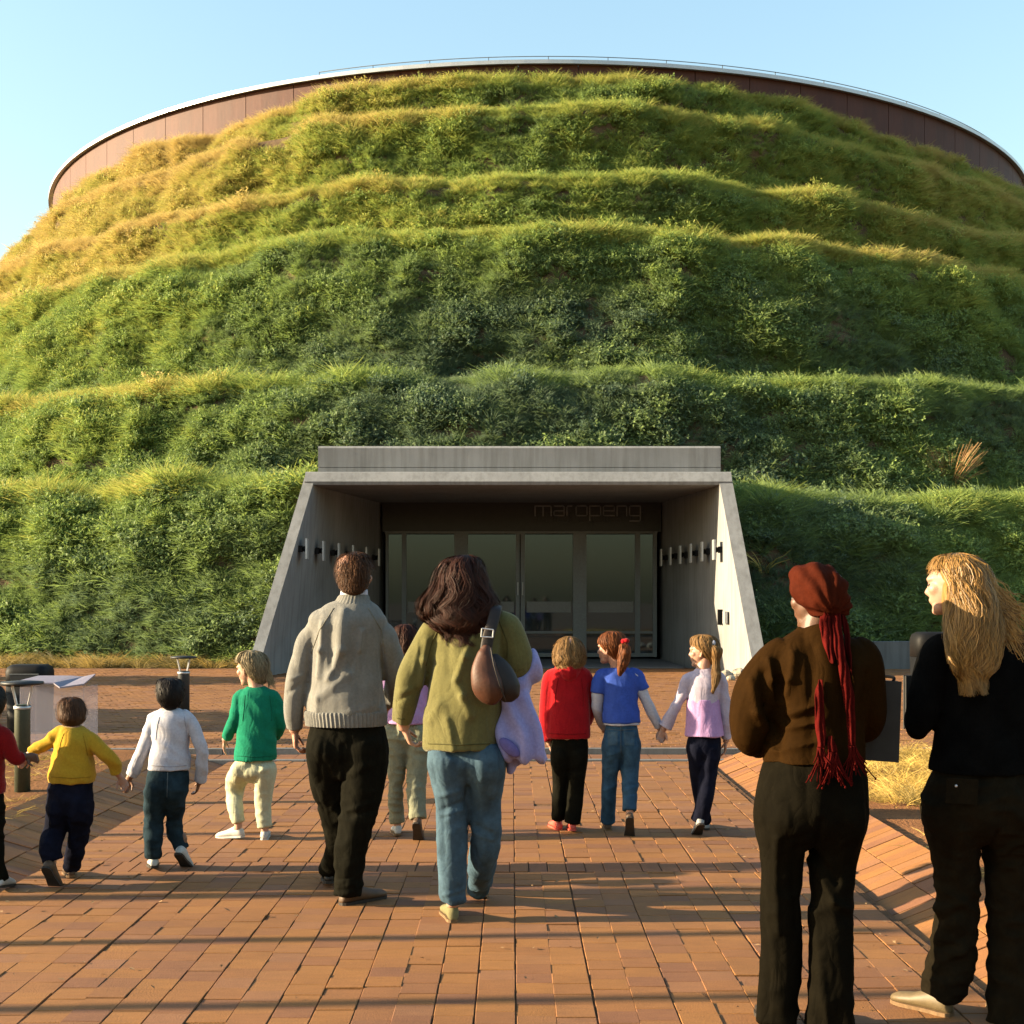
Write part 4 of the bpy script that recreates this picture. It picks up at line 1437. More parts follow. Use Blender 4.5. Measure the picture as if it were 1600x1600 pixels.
M['shoe_red'] = plain('red and white shoe', (.62, .09, .06, 1), .5, 0, 40, .2)
M['shoe_grey'] = plain('grey trainer', (.26,.26,.26,1), .6, 0, 40, .15)
M['clog'] = plain('beige clog', (.12,.085,.04,1), .55, 0, 40, .15)
M['rubber'] = plain('dark rubber', (.03, .022, .016, 1), .8, 0, 60, .3)
M['rubber_tan'] = plain('tan rubber', (.17, .10, .045, 1), .8, 0, 60, .3)
H_DARK = hairmat('dark reddish hair', (.006, .003, .002, 1), (.045, .013, .006, 1))
H_BROWN = hairmat('short brown hair', (.015, .007, .0035, 1), (.085, .036, .013, 1))
H_BLOND = hairmat('blonde hair', (.05, .023, .007, 1), (.37, .205, .058, 1), .21)
H_DBLOND = hairmat('dark blonde hair', (.05, .024, .009, 1), (.28, .155, .055, 1))
H_AUB = hairmat('auburn hair', (.045, .014, .005, 1), (.18, .055, .015, 1))
H_BLACK = hairmat('black hair', (.004, .003, .0025, 1), (.014, .010, .008, 1))
H_ASH = hairmat('ash blonde hair', (.08, .062, .036, 1), (.28, .22, .125, 1))
R_ = math.radians
DN = (0, .15, -1)

def onto(child, P):
    me = child.data
    bv = BVHTree.FromPolygons([v.co.copy() for v in me.vertices], [tuple(p.vertices) for p in me.polygons])
    eye = Vector((0, 0, EYE)) - P.O
    def f(px, py):
        d = (P.pt(px, py) - eye).normalized()
        h, n, i, t = bv.ray_cast(eye, d)
        return (h, d, n) if h is not None else None
    return f
def seam(P, child, pts, w, mat, name='seam', th=.0016):
    """a sewn line lying on the cloth"""
    f = onto(child, P); mb = MB(); q = []
    for (a, b), (c, d) in zip(pts, pts[1:]):
        for k in range(10):
            h = f(a + (c - a) * k / 10, b + (d - b) * k / 10)
            if h: q.append(h[0] + h[2] * th * .3)
    if len(q) < 3: return
    mb.tube(q, [w] * len(q), 6, 1)
    return mb.build(name, mat, child, True)
def patch(P, child, quad, mat, name='back_pocket', th=.004, n=7):
    f = onto(child, P); A, B, C_, D_2 = quad
    g = []
    for j in range(n):
        for i in range(n):
            u, v = i / (n - 1), j / (n - 1)
            x = (A[0] * (1 - u) + B[0] * u) * (1 - v) + (D_2[0] * (1 - u) + C_[0] * u) * v
            y = (A[1] * (1 - u) + B[1] * u) * (1 - v) + (D_2[1] * (1 - u) + C_[1] * u) * v
            h = f(x, y)
            if not h: return
            g.append(h)
    mb = MB()
    mb.v = [h - d * th for h, d, _ in g] + [h + d * .004 for h, d, _ in g]
    m = n * n
    for j in range(n - 1):
        for i in range(n - 1):
            a = j * n + i
            mb.f.append((a, a + 1, a + n + 1, a + n))
    ring = [i for i in range(n)] + [j * n + n - 1 for j in range(1, n)] + [(n - 1) * n + i for i in range(n - 2, -1, -1)] + [j * n for j in range(n - 2, 0, -1)]
    for a, b in zip(ring, ring[1:] + ring[:1]): mb.f.append((a, b, b + m, a + m))
    return mb.build(name, mat, child)
def child_of(o, nm): return [c_ for c_ in o.children if c_.name.split('.')[0] == nm][0]
M['sweater_seam'] = cloth('oatmeal seam', (.17, .16, .13, 1))
M['coat_seam'] = cloth('olive seam', (.075, .07, .025, 1))
M['denim_seam'] = cloth('denim stitching', (.085, .11, .12, 1))
M['green_seam'] = cloth('green seam', (.005, .12, .065, 1))
M['white_seam'] = cloth('white seam', (.36, .36, .41, 1))
M['yellow_seam'] = cloth('yellow seam', (.28, .16, .012, 1))
M['red_seam'] = cloth('red seam', (.20, .004, .006, 1))
# --- the man in the oatmeal sweater
P, o, c, H, R, fd = person('man in oatmeal sweater and black trousers walking beside the olive fleece woman', 7.0, 541, True, SK,
    [(541, 1112, 0, 59, .142), (542, 1145, 0, 61, .150), (542, 1180, -.01, 60, .158), (540, 1215, 0, 50, .13)],
    [(541, 1131, 0, 61, .150), (541, 1112, 0, 62.5, .155), (540, 1092, 0, 62, .152), (541, 1045, 0, 56, .136), (542, 1000, 0, 58, .136), (544, 968, -.01, 62, .125), (547, 950, -.01, 46, .095), (552, 938, 0, 27, .07), (553, 930, .01, 23, .062)],
    [[(518, 984, 0, 15), (496, 984, 0, 18.5), (477, 1012, 0, 18.5), (465, 1060, 0, 17.5), (459, 1105, .02, 15.5), (460, 1138, .05, 13)],
     [(568, 984, 0, 15), (592, 984, 0, 18.5), (609, 1012, .01, 18.5), (616, 1050, .05, 18), (613, 1082, .17, 15), (606, 1098, .27, 12)]],
    [[(512, 1165, 0, 32), (512, 1205, .03, 31), (521, 1265, .12, 25), (527, 1320, .24, 21), (526, 1366, .36, 19)],
     [(570, 1165, 0, 36), (570, 1215, -.02, 35), (561, 1270, -.03, 30), (549, 1335, -.01, 25.5), (541, 1394, .03, 23)]],
    ('sweater', M['sweater'], 'knit', 3.1, 1.0), ('trousers', M['trouser_black'], 'trouser', 1.2, 1.6),
    (554, 899, .01, 73, -28, 3, 0),
    [dict(at=(461, 1143, .05), d=(.02, .12, -1), n=(1, .1, 0), s=-1, curl=.55), dict(at=(604, 1103, .30), d=(-.2, .5, -.8), n=(-1, 0, 0), s=1, curl=.5)],
    [(514, .40, R_(8), .12, .29, M['shoe_black'], M['rubber']), (532, -.02, R_(-46), 0.0, .29, M['shoe_brown'], M['rubber'])],
    st=[([(541, 955), (538, 1015), (519, 1058)], 6, .022), ([(508, 975), (506, 1015), (501, 1056)], 5, .018), ([(570, 985), (566, 1015)], 4, .014), ([(548, 1052), (503, 1088), (501, 1108)], 8, .016),
        ([(525, 965), (522, 1040)], 5, -.012), ([(486, 1010), (484, 1120)], 4, -.008), ([(599, 1010), (598, 1100)], 4, -.008), ([(556, 985), (552, 1040)], 6, -.010), ([(470, 1070), (452, 1082)], 4, -.010), ([(474, 1055), (456, 1060)], 3, .008), ([(530, 1118), (590, 1100)], 7, .010)],
    sb=[([(541, 1195), (529, 1275), (523, 1350)], 6, .014), ([(541, 1160), (541, 1215)], 4, -.014), ([(516, 1175), (528, 1215)], 5, .010), ([(552, 1205), (580, 1190)], 6, .010), ([(548, 1270), (584, 1262)], 4, -.010), ([(545, 1262), (580, 1250)], 4, .008), ([(528, 1385), (556, 1376)], 3, .008), ([(530, 1372), (552, 1366)], 3, -.008)])
add_hair(P, o, [(555, 862, 0, 6, .02), (554, 868, 0, 20, .065), (554, 884, -.01, 27, .098), (554, 904, -.02, 26, .094), (553, 920, -.03, 20, .07), (553, 927, -.035, 14, .05)], 3200, .0015, H_BROWN, (.07, .18), (0, .92), .015, 16, .20, fd, .42, .25, .92, jit=.08, rough=.0025)
# ribbed hem and collar
def rib(P, o, rows, name, mat, n=46, k=1.0):
    mb = MB(); C = P.hoop(rows)
    Pc, Rc = catmull([r[0] for r in C], [(r[1], r[2]) for r in C], 3)
    rings = []
    for p_, (a, b_) in zip(Pc, Rc):
        ring = []
        for i in range(n * 2):
            th = math.pi * i / n
            f_ = 1.0 + (.02 if i % 2 else -.008)
            ring.append(p_ + Vector((math.cos(th) * a * f_ * k, math.sin(th) * b_ * f_ * k, 0)))
        rings.append(ring)
    return mb.rings(rings).build(name, mat, o)
M['rib'] = cloth('oatmeal rib', (.19,.187,.172,1), .95, 330, .4, .08)
rib(P, o, [(541, 1133, 0, 62.5, .156), (541, 1127, 0, 63, .160), (540, 1114, 0, 64, .161), (540, 1110, 0, 62, .156)], 'hem_band', M['rib'], 60)
rib(P, o, [(550, 945, -.012, 31, .082), (551.5, 938, -.006, 26.5, .072), (552.5, 932, 0, 24, .066), (553, 929, 0, 21, .058)], 'collar', M['rib'], 30)
MB().hoops(P.hoop([(553, 932, .0, 22, .06), (553.5, 921, .008, 21, .056)]), 20, 3).build('shirt_collar', M['white'], o, True)

t_ = child_of(o, 'sweater')
for pp in ([(522, 950), (499, 985), (485, 1025)], [(575, 950), (596, 985), (602, 1025)]): seam(P, t_, pp, .003, M['sweater_seam'])
# --- the woman in the olive fleece
P, o, c, H, R, fd = person('woman in olive green fleece and blue jeans with long dark hair, seen from behind', 6.64, 722, True, SK2,
    [(722, 1130, 0, 60, .15), (726, 1165, 0, 58, .155), (729, 1195, -.01, 57, .165), (728, 1225, 0, 48, .14)],
    [(721, 1170, 0, 57.5, .172), (721, 1150, 0, 58, .17), (723, 1110, 0, 61, .165), (727, 1060, 0, 59, .152), (732, 1015, 0, 57, .14), (735, 980, 0, 58, .125), (735, 962, 0, 46, .10), (731, 948, .01, 26, .07), (728, 940, .01, 20, .055)],
    [[(704, 980, 0, 17), (682, 984, 0, 21), (661, 1022, 0, 21.5), (642, 1062, .0, 22.5), (633, 1100, .02, 20.5), (628, 1128, .05, 17)],
     [(768, 972, 0, 20), (790, 980, 0, 25), (808, 1018, 0, 25), (810, 1046, .03, 24), (800, 1058, .17, 20), (790, 1055, .28, 17)]],
    [[(700, 1185, 0, 34), (706, 1250, 0, 28), (706, 1310, 0, 25.5), (706, 1360, 0, 24), (708, 1404, .0, 21.5)],
     [(756, 1190, 0, 36), (756, 1250, .05, 30), (759, 1305, .06, 26.5), (752, 1355, .16, 23), (742, 1396, .30, 19)]],
    ('fleece', M['coat'], 'coat', 8.3, 1.0), ('jeans', M['jeans'], 'trouser', 5.2, 1.5),
    (722, 913, .02, 76, 0, 4, 0),
    [dict(at=(632, 1138, .06), d=(.35, .25, -.9), n=(1, .1, .2), s=-1, curl=.5), dict(at=(786, 1054, .30), d=(-.6, .7, 0), n=(0, 0, -1), s=1, curl=.4)],
    [(709, -.03, R_(12), .0, .255, M['shoe_olive'], M['rubber_tan']), (744, .36, R_(-6), .42, .255, M['shoe_olive'], M['rubber_tan'])],
    st=[([(668, 1000), (663, 1030), (657, 1070)], 5, .016), ([(739, 996), (728, 1025), (716, 1058)], 5, .020), ([(714, 1062), (724, 1085), (738, 1114)], 6, .018), ([(688, 1098), (672, 1124)], 8, .014), ([(676, 1030), (664, 1100)], 4, -.010), ([(700, 1000), (704, 1050)], 8, -.010), ([(700, 1120), (712, 1165)], 7, .012), ([(742, 1120), (735, 1168)], 7, -.010), ([(655, 1010), (648, 1050)], 4, .010), ([(640, 1085), (622, 1095)], 4, -.009), ([(645, 1075), (628, 1080)], 4, .009)],
    sb=[([(690, 1240), (716, 1232)], 4, .008), ([(692, 1262), (722, 1250)], 4, -.009), ([(690, 1270), (724, 1262)], 3, .007), ([(731, 1190), (731, 1300)], 4, -.012), ([(745, 1290), (768, 1300)], 4, -.009), ([(742, 1302), (770, 1312)], 4, .010), ([(694, 1395), (724, 1388)], 3, .008)])
add_hair(P, o, [(728, 867, .01, 8, .03), (724, 873, 0, 23, .08), (721, 890, -.01, 33, .115), (719, 915, -.02, 39, .122), (717, 942, -.035, 50, .122), (717, 962, -.06, 48, .105), (718, 978, -.075, 36, .08), (721, 990, -.08, 24, .05)], 8000, .0013, H_DARK, (.35, 1.0), (0, .7), .10, 16, .16, fd, .35, .5, .80, jit=.17, rough=.004, seg=13, core_end=.82, locks=60, over=.16)

t_ = child_of(o, 'fleece')
for pp in ([(693, 968), (675, 1003), (664, 1045)], [(779, 968), (793, 1005), (792, 1030)], [(669, 1162), (720, 1164), (770, 1162)], [(620, 1122), (634, 1124)]): seam(P, t_, pp, .0028, M['coat_seam'])
# --- her brown shoulder bag
def at(D, px, py, dy=0):
    d = D + dy
    return Vector(((px - CX) / F * d, d, EYE - (py - HY) / F * d))
def soft(mb, name, mat, parent, vox=.008, it=6, fold=None, seed=0, amp=1):
    me = remeshed(mb, name, vox, it)
    if fold: displace(me, folds(fold, seed, amp))
    return link(name, me, mat, parent, True)
bo = at(6.64, 768, 1098, -.2)
bag = empty('handbag', bo)
tag(bag, 'brown leather shoulder bag hanging behind the olive fleece woman on a dark buckled strap', 'handbag')
D_ = 6.64
mb = MB()
mb.tube([at(D_, 760, 1008, -.20) - bo, at(D_, 757, 1026, -.21) - bo, at(D_, 757, 1050, -.22) - bo, at(D_, 762, 1072, -.225) - bo, at(D_, 770, 1090, -.215) - bo, at(D_, 774, 1097, -.205) - bo], [(.016, .018), (.042, .032), (.066, .046), (.076, .052), (.058, .044), (.02, .02)], 18, 6, ref=(1, 0, -.25))
soft(mb, 'bag_body', M['leather'], bag, .006, 7, 'jersey', 2, .5)
mb = MB()
mb.tube([at(D_, 770, 1022, -.17) - bo, at(D_, 776, 1040, -.18) - bo, at(D_, 785, 1064, -.19) - bo, at(D_, 793, 1085, -.19) - bo, at(D_, 794, 1098, -.19) - bo], [(.02, .02), (.058, .045), (.075, .05), (.062, .045), (.02, .02)], 16, 5, ref=(1, 0, -.3))
soft(mb, 'side_panel', M['leather_dark'], bag, .006, 6, 'jersey', 6, .7)  # right half of the bag, its shade put into a darker leather
mb = MB(); mb.tube([at(D_, 767, 1012, -.235) - bo, at(D_, 772, 1040, -.268) - bo, at(D_, 781, 1070, -.272) - bo, at(D_, 790, 1096, -.25) - bo], [.0035] * 4, 6, 4)
mb.build('zip', M['leather_dark'], bag, True)
def strap_pts(*pp): return [at(D_, a, b_, c_) - bo for a, b_, c_ in pp]
mb = MB(); mb.tube(strap_pts((776, 946, -.02), (775, 950, -.13), (771, 968, -.165), (766, 985, -.185), (762, 1000, -.195), (758, 1024, -.20)), [(.028, .006)] * 6, 10, 4, ref=(1, 0, -.2))
mb.build('strap', M['leather_dark'], bag, True)
mb = MB()
for (a, b_), (c2, d2) in (((753, 982), (771, 984)), ((753, 982), (752, 995)), ((771, 984), (770, 996)), ((752, 995), (770, 996))):
    mb.tube(strap_pts((a, b_, -.205), (c2, d2, -.205)), [.0035, .0035], 6, 1)
mb.build('buckle', M['light_metal'], bag)

# --- lavender jacket over her arm
jo = at(6.64, 810, 1180, .05)
jk = MB()
jk.tube([at(D_, 836, 1022, .10) - jo, at(D_, 833, 1045, .06) - jo, at(D_, 822, 1066, .04) - jo, at(D_, 806, 1084, .02) - jo], [(.02, .07), (.045, .10), (.05, .10), (.05, .08)], 16, 5)
def jrow(px, py, dy, rx, ry): return (at(D_, px, py, dy) - jo, rx * D_ / F, ry)
jk.hoops([jrow(806, 1070, .0, 20, .05), jrow(806, 1090, -.02, 27, .05), jrow(809, 1120, -.04, 33, .045), jrow(813, 1150, -.05, 37, .045), jrow(820, 1178, -.05, 36, .04), jrow(826, 1190, -.04, 28, .03)], 24, 5, .15)
jk.hoops([jrow(812, 1100, .04, 20, .03), jrow(803, 1150, .03, 17, .035), jrow(802, 1185, .03, 17, .03), jrow(798, 1208, .03, 9, .02)], 18, 5, -.2)
jk.tube([at(D_, 836, 1150, .0) - jo, at(D_, 846, 1178, -.01) - jo, at(D_, 855, 1192, -.01) - jo], [(.04, .04), (.042, .035), (.025, .02)], 14, 5)
jme = remeshed(jk, 'jacket', .007, 5)
displace(jme, folds('coat', 4.4, 1.5)); displace(jme, lambda p, n: .010 * math.sin(p.x * 70 + p.z * 18 + 3 * noise.noise(Vector(p) * 5)))
jko = link('jacket', jme, M['jacket'], None, True)
jko.location = jo
tag(jko, 'lavender fleece jacket folded over the right arm of the woman in olive', 'jacket')
M['sleeve_shade'] = cloth('dark sleeve shade', (.14,.12,.32,1), .95, 240, .3, .08)  # shade inside the sleeve end, put into a darker lavender
mb = MB()
mb.ball(at(D_, 796, 1168, -.10) - jo, (.062, .020, .030), Matrix.Rotation(.75, 3, 'Y'), 18, 9)
mb.build('sleeve_opening', M['sleeve_shade'], jko, True)

# --- child half hidden between the two adults
P, o, c, H, R, fd = person('dark haired child in pale khaki trousers, mostly hidden between the man and the olive fleece', 9.0, 637, False, SK2,
    [(637, 1118, 0, 31, .10), (637, 1135, 0, 32, .105), (637, 1155, 0, 32, .108), (637, 1172, 0, 27, .09)],
    [(636, 1130, 0, 33, .112), (636, 1115, 0, 33, .11), (636, 1080, 0, 30, .10), (635, 1050, 0, 32, .092), (635, 1036, 0, 25, .072), (635, 1030, 0, 14, .05)],
    [[(622, 1046, 0, 9), (606, 1052, 0, 11), (600, 1085, 0, 10), (605, 1112, .05, 8)], [(649, 1046, 0, 9), (664, 1052, 0, 11), (669, 1085, .02, 10), (664, 1112, .08, 8)]],
    [[(621, 1145, 0, 17), (620, 1200, .03, 15.5), (618, 1250, .05, 14), (622, 1284, .06, 14.5)], [(652, 1145, 0, 18), (652, 1200, -.02, 18.5), (650, 1240, -.06, 17.5), (649, 1278, -.10, 15)]],
    ('pink_top', M['lilac'], 'jersey', 2.2, 1.0), ('trousers', M['palegreen'], 'baggy', 3.0, 1.0),
    (634, 1003, 0, 46, 0, 4, 0),
    [dict(at=(607, 1116, .06), d=(.1, .2, -1), n=(1, 0, 0), s=-1), dict(at=(662, 1116, .09), d=(-.1, .2, -1), n=(-1, 0, 0), s=1)],
    [(622, .02, R_(10), .05, .20, M['shoe_white'], M['rubber_tan']), (650, -.22, R_(-4), .85, .20, M['shoe_brown'], M['rubber'])], eye=False)
add_hair(P, o, [(634, 975, 0, 5, .02), (634, 980, 0, 16, .06), (634, 995, -.01, 21, .085), (633, 1015, -.02, 20, .08), (633, 1030, -.03, 14, .06)], 700, .003, H_DARK, (.3, .6), (0, .5), .04, 26, .05, fd, .35, .4, .94)

# --- girl in the red jacket
P, o, c, H, R, fd = person('girl with dark blonde bob in a bright red hooded jacket and black trousers', 9.2, 889, False, SK2,
    [(890, 1140, 0, 29, .10), (890, 1160, 0, 29, .105), (889, 1180, 0, 28, .105), (888, 1200, 0, 24, .09)],
    [(888, 1154, 0, 33, .118), (888, 1148, 0, 36, .125), (888, 1120, 0, 35, .12), (889, 1085, 0, 34, .11), (889, 1060, 0, 35, .10), (890, 1047, 0, 29, .085), (890, 1040, 0, 17, .062), (890, 1034, 0, 15, .055)],
    [[(874, 1054, 0, 12), (863, 1060, 0, 14), (857, 1090, 0, 13.5), (855, 1125, .0, 12.5), (857, 1156, .02, 10.5)], [(904, 1054, 0, 12), (915, 1060, 0, 13), (921, 1090, .03, 12), (921, 1112, .08, 11), (917, 1128, .17, 9)]],
    [[(876, 1180, 0, 16.5), (875, 1220, .03, 14), (874, 1250, .05, 13.5), (874, 1278, .08, 13.5)], [(902, 1180, 0, 17), (900, 1225, 0, 15), (898, 1255, -.0, 14.5), (897, 1285, 0, 14.5)]],
    ('jacket', M['red'], 'coat', 7.7, .9), ('trousers', M['trouser_black'], 'trouser', 6.2, .8),
    (890, 1018, .01, 47, 12, 3, 0),
    [dict(at=(859, 1163, .03), d=(.25, .15, -1), n=(1, 0, 0), s=-1, curl=.4), dict(at=(915, 1133, .2), d=(-.2, .3, -.9), n=(-1, 0, 0), s=1)],
    [(875, .06, R_(14), .0, .19, M['shoe_red'], M['shoe_red']), (895, -.05, R_(2), .10, .19, M['shoe_red'], M['shoe_red'])], 'schoolchildren walking to the entrance')
add_hair(P, o, [(889, 994, 0, 5, .02), (889, 999, 0, 15, .06), (889, 1010, -.01, 22, .09), (889, 1024, -.02, 24.5, .095), (889, 1035, -.03, 23, .088), (889, 1041, -.035, 19, .07)], 2200, .0018, H_DBLOND, (.35, .9), (0, .7), .05, 18, .10, fd, .38, .45, .90, jit=.08, rough=.004, core_end=.9, locks=60, over=.08)
mb = MB(); mb.tube([P.pt(871, 1044, .02), P.pt(890, 1052, -.085), P.pt(908, 1044, .02)], [(.03, .03), (.06, .04), (.03, .03)], 14, 5, ref=(0, 0, 1))
soft(mb, 'hood', M['red'], o, .006, 4, 'coat', 1, .6)

t_ = child_of(o, 'jacket')
for pp in ([(872, 1060), (868, 1085), (867, 1105)], [(908, 1060), (911, 1085), (911, 1105)], [(858, 1146), (890, 1148), (918, 1146)]): seam(P, t_, pp, .0028, M['red_seam'])
# --- girl in the blue shirt
P, o, c, H, R, fd = person('girl with auburn ponytail in blue shirt over white sleeves and blue jeans', 9.15, 968, False, SK2,
    [(971, 1122, 0, 26, .092), (971, 1145, 0, 27, .10), (970, 1165, -.01, 28, .112), (969, 1185, 0, 24, .09)],
    [(971, 1132, 0, 28.5, .098), (971, 1120, 0, 26, .088), (970, 1095, 0, 23.5, .078), (969, 1070, 0, 25, .075), (968, 1058, 0, 25, .066), (967, 1050, 0, 19, .056), (965, 1044, 0, 13, .046)],
    [[(953, 1053, 0, 9), (942, 1058, 0, 10.5), (935, 1082, 0, 10), (934, 1106, .02, 9), (938, 1126, .10, 7.5), (943, 1138, .16, 6)], [(983, 1053, 0, 9), (994, 1058, 0, 10.5), (1003, 1080, 0, 9.5), (1014, 1105, .0, 8.5), (1024, 1124, .02, 7.5), (1030, 1136, .03, 6.5)]],
    [[(957, 1165, 0, 17), (953, 1210, .04, 14.5), (951, 1245, .06, 13), (952, 1284, .09, 12.5)], [(984, 1165, 0, 18), (984, 1205, .0, 16), (984, 1240, -.05, 13.5), (984, 1268, -.16, 13)]],
    ('white_sleeves', M['white'], 'jersey', 5.5, .8), ('jeans', M['jeans_mid'], 'trouser', 9.2, .9),
    (953, 1014, .01, 47, 66, 3, 0),
    [dict(at=(945, 1143, .18), d=(.5, .4, -.7), n=(1, 0, .3), s=-1), dict(at=(1032, 1140, .03), d=(.25, .05, -1), n=(0, -1, 0), s=1, curl=.45)],
    [(951, .09, R_(4), .0, .195, M['shoe_brown'], M['rubber_tan']), (984, -.20, R_(-4), .95, .20, M['shoe_brown'], M['rubber'])], 'schoolchildren walking to the entrance', sb=[([(970, 1140), (970, 1195)], 2.5, -.012), ([(945, 1235), (962, 1228)], 3, .007), ([(974, 1232), (996, 1226)], 3, .008), ([(974, 1240), (996, 1236)], 2.5, -.007), ([(946, 1180), (966, 1172)], 3, .006)])
mb = MB()
mb.hoops(P.hoop([(971, 1129, 0, 30, .104), (971, 1118, 0, 29.5, .102), (970, 1095, 0, 27.5, .094), (969, 1070, 0, 29.5, .091), (968, 1056, 0, 30, .083), (967, 1047, 0, 22, .068), (965, 1043, 0, 15, .055)]), 28, 4)
for a_ in ([(953, 1053, 0, 11), (941, 1058, 0, 13), (937, 1072, 0, 13), (935, 1083, 0, 12.5)], [(983, 1053, 0, 11), (995, 1058, 0, 12.5), (1000, 1069, 0, 12), (1004, 1078, 0, 11)]):
    p_, r_ = P.limb(a_); mb.tube(p_, r_, 16, 4)
garment('blue_shirt', mb, M['blue'], o, 'jersey', 2.9, .0065, 3, .9)
add_hair(P, o, [(957, 986, 0, 6, .02), (957, 991, 0, 17, .06), (957, 1003, 0, 22.5, .083), (959, 1015, 0, 18.5, .083), (962, 1026, 0, 12, .06), (964, 1033, 0, 6, .04)], 800, .0022, H_AUB, (.2, .5), (0, .6), .02, 20, .02, fd, .45, .55, .95, rough=.005)
add_hair(P, o, [(973, 1003, -.06, 4, .02), (976, 1012, -.09, 9, .035), (975, 1028, -.10, 9, .035), (972, 1042, -.10, 7, .028), (969, 1054, -.10, 3, .012)], 260, .0024, H_AUB, (.4, .9), (0, .4), .10, 14, .15, None, name='ponytail')
mb = MB(); mb.ball(P.pt(974, 1004, -.07), (.022, .022, .026)); mb.ball(P.pt(979, 1001, -.08), (.02, .02, .016)); mb.ball(P.pt(978, 1009, -.085), (.018, .02, .014))
mb.build('hair_tie', M['red'], o, True)

t_ = child_of(o, 'jeans')
patch(P, t_, ((949, 1144), (965, 1143), (965, 1164), (950, 1165)), M['jeans'])
patch(P, t_, ((975, 1143), (992, 1144), (991, 1165), (976, 1164)), M['jeans'])
seam(P, t_, [(970, 1136), (970, 1180)], .0025, M['denim_seam']); seam(P, t_, [(947, 1139), (970, 1141), (995, 1139)], .0025, M['denim_seam'])
# --- girl in the pale mauve top
P, o, c, H, R, fd = person('girl in pale top with lilac lower half, rightmost of the children', 9.1, 1100, False, SK2,
    [(1101, 1140, 0, 25, .09), (1100, 1155, 0, 26, .098), (1099, 1175, -.01, 26, .106), (1098, 1195, 0, 22, .09)],
    [(1101, 1140, 0, 22, .09), (1101, 1130, 0, 22, .09), (1100, 1112, 0, 22, .085), (1099, 1094, 0, 24, .085), (1100, 1070, 0, 27, .083), (1100, 1058, 0, 28, .075), (1100, 1051, 0, 20, .062), (1099, 1045, 0, 12, .048)],
    [[(1086, 1056, 0, 8.5), (1075, 1061, 0, 10), (1066, 1085, 0, 9), (1055, 1107, .0, 8.5), (1045, 1125, .02, 9.5), (1039, 1136, .03, 11.5)], [(1114, 1056, 0, 8.5), (1125, 1061, 0, 9.5), (1131, 1090, 0, 9), (1134, 1120, .0, 8.5), (1135, 1154, .03, 8)]],
    [[(1088, 1172, 0, 14.5), (1090, 1215, .03, 13.5), (1095, 1250, .09, 12.5), (1103, 1284, .17, 12)], [(1110, 1172, 0, 16), (1106, 1215, -.03, 15.5), (1101, 1252, -.08, 15), (1098, 1284, -.12, 14.5)]],
    ('top', M['pinkwhite'], 'jersey', 6.1, .9), ('trousers', M['navy'], 'trouser', 4.2, .9),
    (1097, 1019, .01, 48, 74, 2, 0),
    [dict(at=(1035, 1141, .03), d=(-.25, .05, -1), n=(0, -1, 0), s=-1, curl=.45), dict(at=(1134, 1160, .03), d=(-.05, .15, -1), n=(-1, 0, 0), s=1, curl=.25)],
    [(1104, .18, R_(5), .0, .195, M['shoe_grey'], M['rubber']), (1096, -.14, R_(4), .55, .20, M['shoe_grey'], M['rubber'])], 'schoolchildren walking to the entrance')
mb = MB(); mb.hoops(P.hoop([(1101, 1150, 0, 30.5, .123), (1101, 1135, 0, 29, .114), (1100, 1112, 0, 27, .101), (1099, 1095, 0, 25.4, .091), (1099, 1092, 0, 25, .089)]), 30, 4)
garment('lilac_panel', mb, M['lilac'], o, 'coat', 3.3, .0065, 3, .7)
add_hair(P, o, [(1098, 991, 0, 6, .02), (1099, 996, 0, 18, .06), (1102, 1008, 0, 22, .082), (1106, 1020, 0, 17, .08), (1110, 1030, 0, 10, .055), (1112, 1036, 0, 5, .03)], 800, .0022, H_DBLOND, (.2, .5), (0, .6), .02, 20, .02, fd, .42, .5, .95, rough=.005)
add_hair(P, o, [(1113, 1008, -.05, 6, .03), (1118, 1013, -.06, 10, .04), (1119, 1022, -.06, 9, .04), (1119, 1033, -.06, 5, .02), (1119, 1046, -.06, 6.5, .024), (1118, 1062, -.07, 7, .022), (1114, 1080, -.08, 2, .01)], 300, .0022, H_DBLOND, (.4, .9), (0, .4), .08, 12, .12, None, name='ponytail')
mb = MB(); mb.ball(P.pt(1119, 1036, -.06), (.018, .018, .012)); mb.ball(P.pt(1115, 1005, -.06), (.014, .016, .02))
mb.build('hair_tie', M['white'], o, True)

